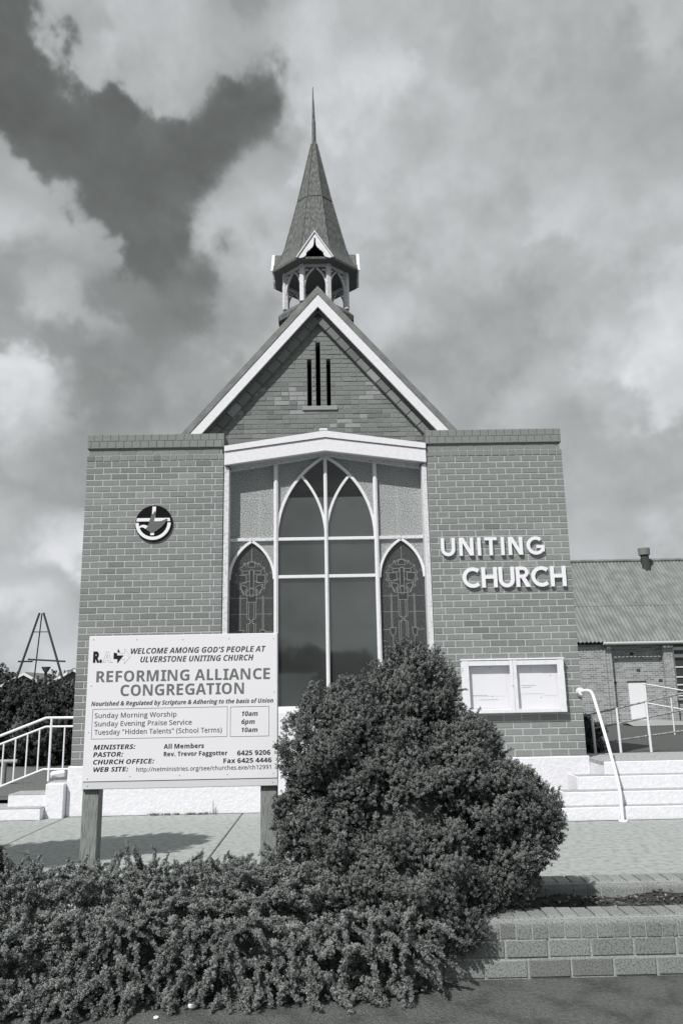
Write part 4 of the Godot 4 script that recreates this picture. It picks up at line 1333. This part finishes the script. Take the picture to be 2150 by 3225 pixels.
# ------------------------------------------------------------------ plants
func sprig(length: float, n: int, leaf: float, wide: float, lean: float, sd: int) -> ArrayMesh:
	var r := RandomNumberGenerator.new()
	r.seed = sd
	var st := begin()
	for i in n:
		var t := (i + 0.5) / n
		var a := i * 2.39996 + r.randf_range(-0.3, 0.3)
		var out := Vector3(cos(a), 0, sin(a))
		var dir := (out * lean + Vector3.UP * (1.0 - lean * 0.4)).normalized()
		var side := dir.cross(out.cross(Vector3.UP) if r.randf() < 0.5 else Vector3.UP).normalized()
		var p := Vector3(0, t * length, 0) + out * 0.001
		var l := leaf * r.randf_range(0.7, 1.2) * (1.0 - 0.35 * t)
		var q := [p - side * wide * 0.5, p + dir * l * 0.5 + side * wide * 0.55, p + dir * l, p + dir * l * 0.45 - side * wide * 0.6]
		var nn: Vector3 = (q[2] - q[0]).cross(q[1] - q[0]).normalized()   # front faces run clockwise
		var facing := (out * 0.6 + Vector3.UP * 0.8).normalized()
		var order := [0, 1, 2, 0, 2, 3]
		if nn.dot(facing) < 0.0:      # the upper side of the leaf faces out of the tuft
			nn = -nn
			order.reverse()
		for k in order:
			st.set_normal((nn * 0.55 + facing * 0.45).normalized())
			st.add_vertex(q[k])
	return st.commit()

func leaves(parent: Node, called: String, mesh: Mesh, m: Material, where: Array, tone: float) -> void:
	# where: [origin, direction, scale]
	var mm := MultiMesh.new()
	mm.transform_format = MultiMesh.TRANSFORM_3D
	mm.use_colors = true
	mm.mesh = mesh
	mm.instance_count = where.size()
	for i in where.size():
		var d: Vector3 = where[i][1]
		var u := d.cross(Vector3(0.3, 0.2, 0.9)).normalized().rotated(d, rng.randf() * TAU)
		mm.set_instance_transform(i, Transform3D(Basis(u, d, u.cross(d)).scaled(Vector3.ONE * where[i][2]), where[i][0]))
		var g := 1.0 + rng.randf_range(-tone, tone)
		mm.set_instance_color(i, Color(g, g, g))
	var o := MultiMeshInstance3D.new()
	o.name = called
	o.multimesh = mm
	o.material_override = m
	parent.add_child(o, true)
	o.set_meta("kind", "stuff")

func on_ball() -> Vector3:
	var z := rng.randf_range(-1, 1)
	var a := rng.randf() * TAU
	var r := sqrt(1 - z * z)
	return Vector3(r * cos(a), z, r * sin(a))

func depth_in(lobes: Array, p: Vector3) -> float:
	var best := 9.0
	for l in lobes:
		var d: Vector3 = (p - l[0]) / l[1]
		best = minf(best, d.length())
	return best

func bush(o: Node3D, lobes: Array, puffs: int, each: int, puff_r: float, size: float, m: Material, meshes: Array, inner: int, floor_y := -9.0) -> void:
	# puffs of sprigs over the surface of overlapping lobes
	var lists := []
	for k in meshes.size():
		lists.append([])
	var lumps := FastNoiseLite.new()
	lumps.seed = 31
	lumps.frequency = 0.22 / puff_r
	lumps.fractal_octaves = 2
	var total := 0.0
	for l in lobes:
		total += l[1].x * l[1].y + l[1].y * l[1].z + l[1].x * l[1].z
	for l in lobes:
		var share: float = (l[1].x * l[1].y + l[1].y * l[1].z + l[1].x * l[1].z) / total
		for k in int(puffs * share):
			var d := on_ball()
			var lump := lumps.get_noise_3dv(l[0] + d * l[1])
			var layer := rng.randf_range(0.92, 1.03) if rng.randf() < 0.68 else rng.randf_range(0.72, 0.84)
			var c: Vector3 = l[0] + d * l[1] * (layer + 0.22 * lump)
			if depth_in(lobes, c) < 0.7 or c.y < floor_y or lump < -0.42:
				continue
			var out: Vector3 = (d / l[1]).normalized()
			var pr := puff_r * rng.randf_range(0.6, 1.5)
			for j in each:
				var e := on_ball()
				if e.dot(out) < -0.35: e = -e
				var dir := (e * 0.8 + out * 0.55 + Vector3.UP * 0.3).normalized()
				var p := c + e * pr * rng.randf_range(0.55, 1.0)
				lists[rng.randi() % lists.size()].append([p, dir, size * rng.randf_range(0.75, 1.3)])
		for k in int(inner * share):
			var d := on_ball()
			var c: Vector3 = l[0] + d * l[1] * rng.randf_range(0.52, 0.76)
			if c.y < floor_y: continue
			lists[rng.randi() % lists.size()].append([c, (d + on_ball() * 0.6).normalized(), size * rng.randf_range(1.3, 2.2)])
	for k in meshes.size():
		leaves(o, "foliage", meshes[k], m, lists[k], 0.35)
	# solid core added to block light, standing in for dense inner twigs
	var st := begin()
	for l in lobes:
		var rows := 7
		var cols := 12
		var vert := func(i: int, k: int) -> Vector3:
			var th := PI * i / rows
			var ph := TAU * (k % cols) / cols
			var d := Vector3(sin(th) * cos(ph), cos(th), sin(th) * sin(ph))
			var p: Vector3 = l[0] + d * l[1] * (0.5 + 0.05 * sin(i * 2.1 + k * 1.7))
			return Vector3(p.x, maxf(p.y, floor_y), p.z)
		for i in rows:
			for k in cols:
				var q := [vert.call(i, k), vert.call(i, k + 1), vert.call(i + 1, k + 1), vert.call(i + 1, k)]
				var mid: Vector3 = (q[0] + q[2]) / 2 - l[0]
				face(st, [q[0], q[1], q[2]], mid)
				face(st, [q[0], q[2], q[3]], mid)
	part(o, "light_block_core", st.commit(), mats["bark"])

func stems(o: Node3D, from: Vector3, lobes: Array, m: Material, thick: float) -> void:
	for l in lobes:
		var mid: Vector3 = (from + l[0]) / 2 + on_ball() * 0.06
		part(o, "branch", tube([from, mid, l[0], l[0] + Vector3(0, l[1].y * 0.5, 0)], [thick, thick * 0.7, thick * 0.45, thick * 0.2], 7), m)

func make_plants() -> void:
	var sa := sprig(0.045, 20, 0.019, 0.006, 0.75, 1)
	var sb := sprig(0.036, 18, 0.016, 0.0065, 0.9, 2)
	# ---- the big rounded conifer right of the sign
	var c := thing("conifer_shrub", "large dense rounded conifer shrub in front of the church window", "shrub", Vector3(0.585, 0.12, 5.68))
	var lobes := [[Vector3(-0.041, 0.533, -0.019), Vector3(0.720, 0.551, 0.495)], [Vector3(-0.041, 1.426, -0.076), Vector3(0.189, 0.209, 0.189)], [Vector3(0.130, 1.397, -0.057), Vector3(0.144, 0.171, 0.162)], [Vector3(-0.068, 0.951, -0.048), Vector3(0.540, 0.342, 0.378)], [Vector3(-0.500, 1.03, 0.000), Vector3(0.310, 0.330, 0.324)], [Vector3(-0.42, 1.25, -0.019), Vector3(0.230, 0.180, 0.225)], [Vector3(-0.2, 1.30, -0.03), Vector3(0.17, 0.14, 0.18)], [Vector3(-0.617, 0.58, 0.019), Vector3(0.225, 0.40, 0.306)], [Vector3(0.301, 0.921, 0.000), Vector3(0.234, 0.257, 0.306)], [Vector3(0.427, 0.690, 0.048), Vector3(0.270, 0.266, 0.324)], [Vector3(0.640, 0.615, 0.076), Vector3(0.198, 0.162, 0.234)], [Vector3(0.530, 0.40, 0.076), Vector3(0.243, 0.209, 0.270)], [Vector3(0.15, 0.165, 0.190), Vector3(0.288, 0.228, 0.288)], [Vector3(-0.113, 0.213, 0.266), Vector3(0.522, 0.342, 0.306)]]
	bush(c, lobes, 1750, 40, 0.055, 0.9, mats["conifer_leaf"], [sa, sb], 5500, -0.05)
	# stray shoots that break the outline
	var shoots := []
	for k in 260:
		var l: Array = lobes[rng.randi() % lobes.size()]
		var d := on_ball()
		var p: Vector3 = l[0] + d * l[1] * 0.98
		if depth_in(lobes, p) < 0.9 or p.y < 0.05: continue
		var dir := (d * 0.8 + Vector3.UP * rng.randf_range(0.3, 1.0) + on_ball() * 0.3).normalized()
		for q in int(rng.randf_range(5, 11)):
			p += dir * 0.011
			shoots.append([p, (dir + on_ball() * 0.4).normalized(), rng.randf_range(0.5, 0.8)])
	leaves(c, "shoots", sa, mats["conifer_leaf"], shoots, 0.35)
	stems(c, Vector3(0, 0.0, 0), lobes, mats["bark"], 0.03)
	for k in 34:
		var d := on_ball()
		d.z = absf(d.z)
		var l: Array = lobes[rng.randi() % 9]
		var p: Vector3 = l[0] + d * l[1] * 0.95
		if p.y < 0.1: continue
		part(c, "bare_twig", tube([p - d * 0.06, p + (d + on_ball() * 0.7).normalized() * rng.randf_range(0.05, 0.10)], [0.003, 0.0015], 4), mats["twig"])
	# ---- the spreading juniper that spills over the front wall
	var j := thing("spreading_juniper", "low spreading juniper spilling over the brick garden wall", "shrub", Vector3(-1.0, -0.08, 5.9))
	var o := j.position
	var na := FastNoiseLite.new()
	na.seed = 9
	na.frequency = 2.2
	na.fractal_octaves = 3
	var prof := [Vector2(5.36, 0.20), Vector2(5.44, 0.34), Vector2(5.60, 0.41), Vector2(5.84, 0.45), Vector2(6.06, 0.43), Vector2(6.24, 0.32), Vector2(6.35, 0.13), Vector2(6.43, -0.03)]
	var ja := sprig(0.048, 20, 0.023, 0.0075, 0.7, 3)
	var jb := sprig(0.038, 18, 0.02, 0.008, 0.95, 4)
	var lists := [[], []]
	var skin := func(x: float, t: float) -> Array:
		var i := int(t)
		var p2: Vector2 = (prof[i] as Vector2).lerp(prof[i + 1], t - i)
		var tan2: Vector2 = (prof[i + 1] - prof[i]).normalized()
		var nor := Vector3(0, tan2.x, -tan2.y).normalized()
		if x > -0.25 and t < 5.0:   # stays low towards the conifer
			p2.y *= clampf(1.0 - (x + 0.25) * 0.45, 0.3, 1.0)
		if x < -0.9:
			p2.x += clampf((-0.9 - x) * 0.25, 0.0, 0.25) * smoothstep(2.0, 5.0, t)
		var lump := na.get_noise_2d(x * 1.1, t * 0.55)
		return [Vector3(x, p2.y, p2.x) + nor * lump * 0.13, nor, Vector3(0, tan2.y, tan2.x)]
	for k in 1800:
		var x := rng.randf_range(-3.0, 0.55)
		var t := rng.randf() * (prof.size() - 1.001)
		var sk: Array = skin.call(x, t)
		var nor: Vector3 = sk[1]
		var start: Vector3 = sk[0] - nor * (0.10 if k % 3 else 0.19)
		if start.y < -0.075: continue
		var dir: Vector3 = (nor * rng.randf_range(0.5, 1.1) + sk[2] * rng.randf_range(-0.1, 0.55) + Vector3(rng.randf_range(-1.2, 1.2), rng.randf_range(-0.1, 0.35), rng.randf_range(-0.2, 0.45))).normalized()
		var len := rng.randf_range(0.15, 0.29)
		var at := start
		var steps := int(len / 0.0085)
		for s in steps:
			var f := float(s) / steps
			dir = (dir + Vector3(rng.randf_range(-0.12, 0.12), -0.03, rng.randf_range(-0.12, 0.12))).normalized()
			at += dir * 0.0085
			if at.y < -0.07: break
			if f > 0.15:
				for twice in 2:
					lists[rng.randi() % 2].append([at - o, (dir * 0.8 + on_ball() * 0.6).normalized(), rng.randf_range(0.6, 1.0) * (1.0 - 0.4 * f)])
		if k % 60 == 0:
			part(j, "branch", tube([start - nor * 0.10 - o, start - o, start + dir * 0.08 - o], [0.007, 0.005, 0.002], 5), mats["bark"])
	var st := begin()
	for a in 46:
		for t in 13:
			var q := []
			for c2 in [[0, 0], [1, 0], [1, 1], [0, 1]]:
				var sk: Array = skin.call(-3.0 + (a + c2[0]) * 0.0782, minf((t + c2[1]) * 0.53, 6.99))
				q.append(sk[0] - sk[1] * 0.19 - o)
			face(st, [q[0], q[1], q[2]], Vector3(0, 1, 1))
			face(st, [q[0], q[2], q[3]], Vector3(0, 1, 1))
	part(j, "light_block_core", st.commit(), mats["bark"])  # solid sheet added under the sprays to block light and see-through gaps
	for k in 5200:      # shaded inner sprays
		var sk: Array = skin.call(rng.randf_range(-3.0, 0.58), rng.randf() * 6.99)
		var p: Vector3 = sk[0] - sk[1] * rng.randf_range(0.12, 0.19)
		if p.y > -0.07:
			lists[rng.randi() % 2].append([p - o, (sk[1] + on_ball() * 0.9).normalized(), rng.randf_range(0.8, 1.3)])
	leaves(j, "foliage", ja, mats["juniper_leaf"], lists[0], 0.35)
	leaves(j, "foliage", jb, mats["juniper_leaf"], lists[1], 0.35)
	# ---- hedge at the left, behind the balustrade
	var big := sprig(0.11, 12, 0.075, 0.035, 1.1, 5)
	var big2 := sprig(0.12, 14, 0.06, 0.03, 0.9, 6)
	var h := thing("hedge", "tall dark leafy hedge behind the left balustrade", "hedge", Vector3(-9.2, -0.05, -9.2))
	var hl := []
	for k in 15:
		var x := -5.5 + k * 0.72
		hl.append([Vector3(x, 0.7 + rng.randf_range(-0.1, 0.1), rng.randf_range(-0.2, 0.3)), Vector3(0.75, 0.95, 0.7)])
		hl.append([Vector3(x + 0.3, 1.38 + rng.randf_range(-0.16, 0.14), rng.randf_range(-0.3, 0.1)), Vector3(0.6, 0.5, 0.55)])
	bush(h, hl, 950, 16, 0.22, 1.0, mats["hedge_leaf"], [big, big2], 4500, 0.0)
	for k in 6:
		part(h, "branch", tube([Vector3(-4.5 + k * 1.6, -0.2, 0), Vector3(-4.4 + k * 1.6, 0.8, 0.05), Vector3(-4.3 + k * 1.6, 1.7, 0)], [0.05, 0.04, 0.02], 6), mats["bark"])
	var ds := thing("low_shrub", "small dark shrub at the left edge beside the shaded concrete", "shrub", Vector3(-2.62, 0.1, 5.1))
	bush(ds, [[Vector3(0, 0.15, 0), Vector3(0.34, 0.24, 0.2)], [Vector3(0.18, 0.2, -0.03), Vector3(0.16, 0.2, 0.16)]], 90, 14, 0.07, 0.4, mats["hedge_leaf"], [big2], 200, 0.0)
	# ---- shrub in the shade behind the right corner of the church
	var s := thing("corner_shrub", "dark shrub in shade behind the right corner of the church", "shrub", Vector3(3.95, 0.5, -2.2))
	bush(s, [[Vector3(-0.15, 0.2, 0.2), Vector3(0.42, 0.34, 0.45)]], 110, 16, 0.1, 0.6, mats["hedge_leaf"], [big2], 150, 0.0)
	part(s, "branch", tube([Vector3(0, 0, 0), Vector3(0.03, 0.35, 0)], [0.02, 0.01], 6), mats["bark"])
	# ---- far tree tops beyond the hedge
	for q in [[-17.0, 2.2, -31, 1.5, "dark tree top left of the pole frame beyond the hedge"], [-14.6, 1.85, -33, 1.3, "low tree crown behind the pole frame"]]:
		var t := thing("tree", q[4], "tree", Vector3(q[0], -0.3, q[2]), "trees beyond the hedge")
		bush(t, [[Vector3(0, q[1], 0), Vector3(q[3] * 1.3, 1.0, 1.2)], [Vector3(0.9, q[1] - 0.3, 0), Vector3(q[3], 0.8, 1.0)]], 130, 14, 0.3, 1.8, mats["hedge_leaf"], [big], 300, 0.3)
		part(t, "trunk", tube([Vector3.ZERO, Vector3(0, q[1], 0)], [0.12, 0.05], 7), mats["bark"])
	# ---- small street tree just left of the picture; its shadow lies on the forecourt
	var t := thing("street_tree", "small street tree left of the forecourt throwing a shadow across concrete", "tree", Vector3(-4.35, -0.1, 4.85))
	var tl := [[Vector3(0.65, 3.6, -0.3), Vector3(0.58, 0.34, 0.24)], [Vector3(0.2, 3.5, 0.0), Vector3(0.75, 0.5, 0.38)], [Vector3(-0.5, 3.6, 0.4), Vector3(0.7, 0.5, 0.45)], [Vector3(-0.3, 3.9, 0.5), Vector3(0.5, 0.4, 0.4)]]
	bush(t, tl, 300, 14, 0.14, 0.9, mats["tree_leaf"], [big], 1500, 0.3)
	part(t, "trunk", tube([Vector3.ZERO, Vector3(0.03, 1.4, 0), Vector3(0, 3.1, 0)], [0.07, 0.05, 0.04], 8), mats["bark"])
	stems(t, Vector3(0.0, 2.9, 0), tl, mats["bark"], 0.03)
	# ---- tall hedge over the road, which the window mirrors
	var tr := thing("roadside_hedge", "tall leafy hedge across the road behind the viewer", "hedge", Vector3(0, -0.3, 42))
	var rl := []
	for k in 14:
		rl.append([Vector3(-21 + k * 3.2, 1.7 + rng.randf_range(0, 0.9), rng.randf_range(-1, 1)), Vector3(2.4, 1.9 + rng.randf_range(-0.3, 0.6), 1.8)])
	bush(tr, rl, 900, 12, 0.5, 4.0, mats["hedge_leaf"], [big], 2500, 0.2)

func make_small() -> void:
	for q in [[-0.70, 6.43, 0.025, "white pebble on the footpath under the juniper"], [-0.86, 6.56, 0.014, "smaller white pebble at the lower edge of the footpath"]]:
		var p := thing("pebble", q[3], "pebble", Vector3(q[0], -0.085, q[1]))
		part(p, "stone", ball(q[2]), mats["stone_white"], Vector3(0, q[2] * 0.55, 0), Basis.from_scale(Vector3(1.0, 0.6, 0.8)))
	# chipped render and weeds at the foot of the plinth
	var w := thing("weed", "thin dry weed growing at the foot of the white plinth", "weed", Vector3(-1.53, 0, 0.06))
	for k in 7:
		var a := rng.randf_range(-0.5, 0.5)
		part(w, "stalk", tube([Vector3(k * 0.006, 0, 0), Vector3(k * 0.006 + a * 0.06, rng.randf_range(0.06, 0.2), 0.01)], [0.003, 0.001], 4), mats["bark"])
	var c := thing("broken_edging", "broken dark render edge along the foot of the white plinth", "rubble", Vector3(-2.0, 0, 0.05))
	for k in 16:
		var x := -0.36 + k * 0.052 + rng.randf_range(-0.01, 0.01)
		if k == 8: continue
		part(c, "fragment", box(Vector3(rng.randf_range(0.03, 0.06), rng.randf_range(0.015, 0.04), 0.04), 0.006), mats["bark"] if k % 3 else mats["tread"], Vector3(x, 0.012, rng.randf_range(-0.015, 0.015)), Basis.from_euler(Vector3(0, rng.randf_range(-0.4, 0.4), rng.randf_range(-0.15, 0.15))))

func _ready() -> void:
	rng.seed = 20240
	make_view()
	make_materials()
	make_ground()
	make_church()
	make_hall()
	make_steps()
	garden_wall("front brick garden wall with rounded cap bricks along the footpath", 6.12, 0.232, 2, 0.2, -0.09, 0.105)
	garden_wall("rear brick garden wall between the bark bed and the concrete forecourt", 5.35, 0.245, 2, 0.2, -0.02, 0.02)
	make_sign()
	make_emblem()
	make_word("UNITING", "white raised capitals spelling UNITING on right brick wall", 1.605, 3.065, 3.353, 0.257)
	make_word("CHURCH", "white raised capitals spelling CHURCH below UNITING", 1.886, 3.332, 2.90, 0.285)
	make_notice()
	make_rails()
	make_far()
	make_plants()
	make_small()
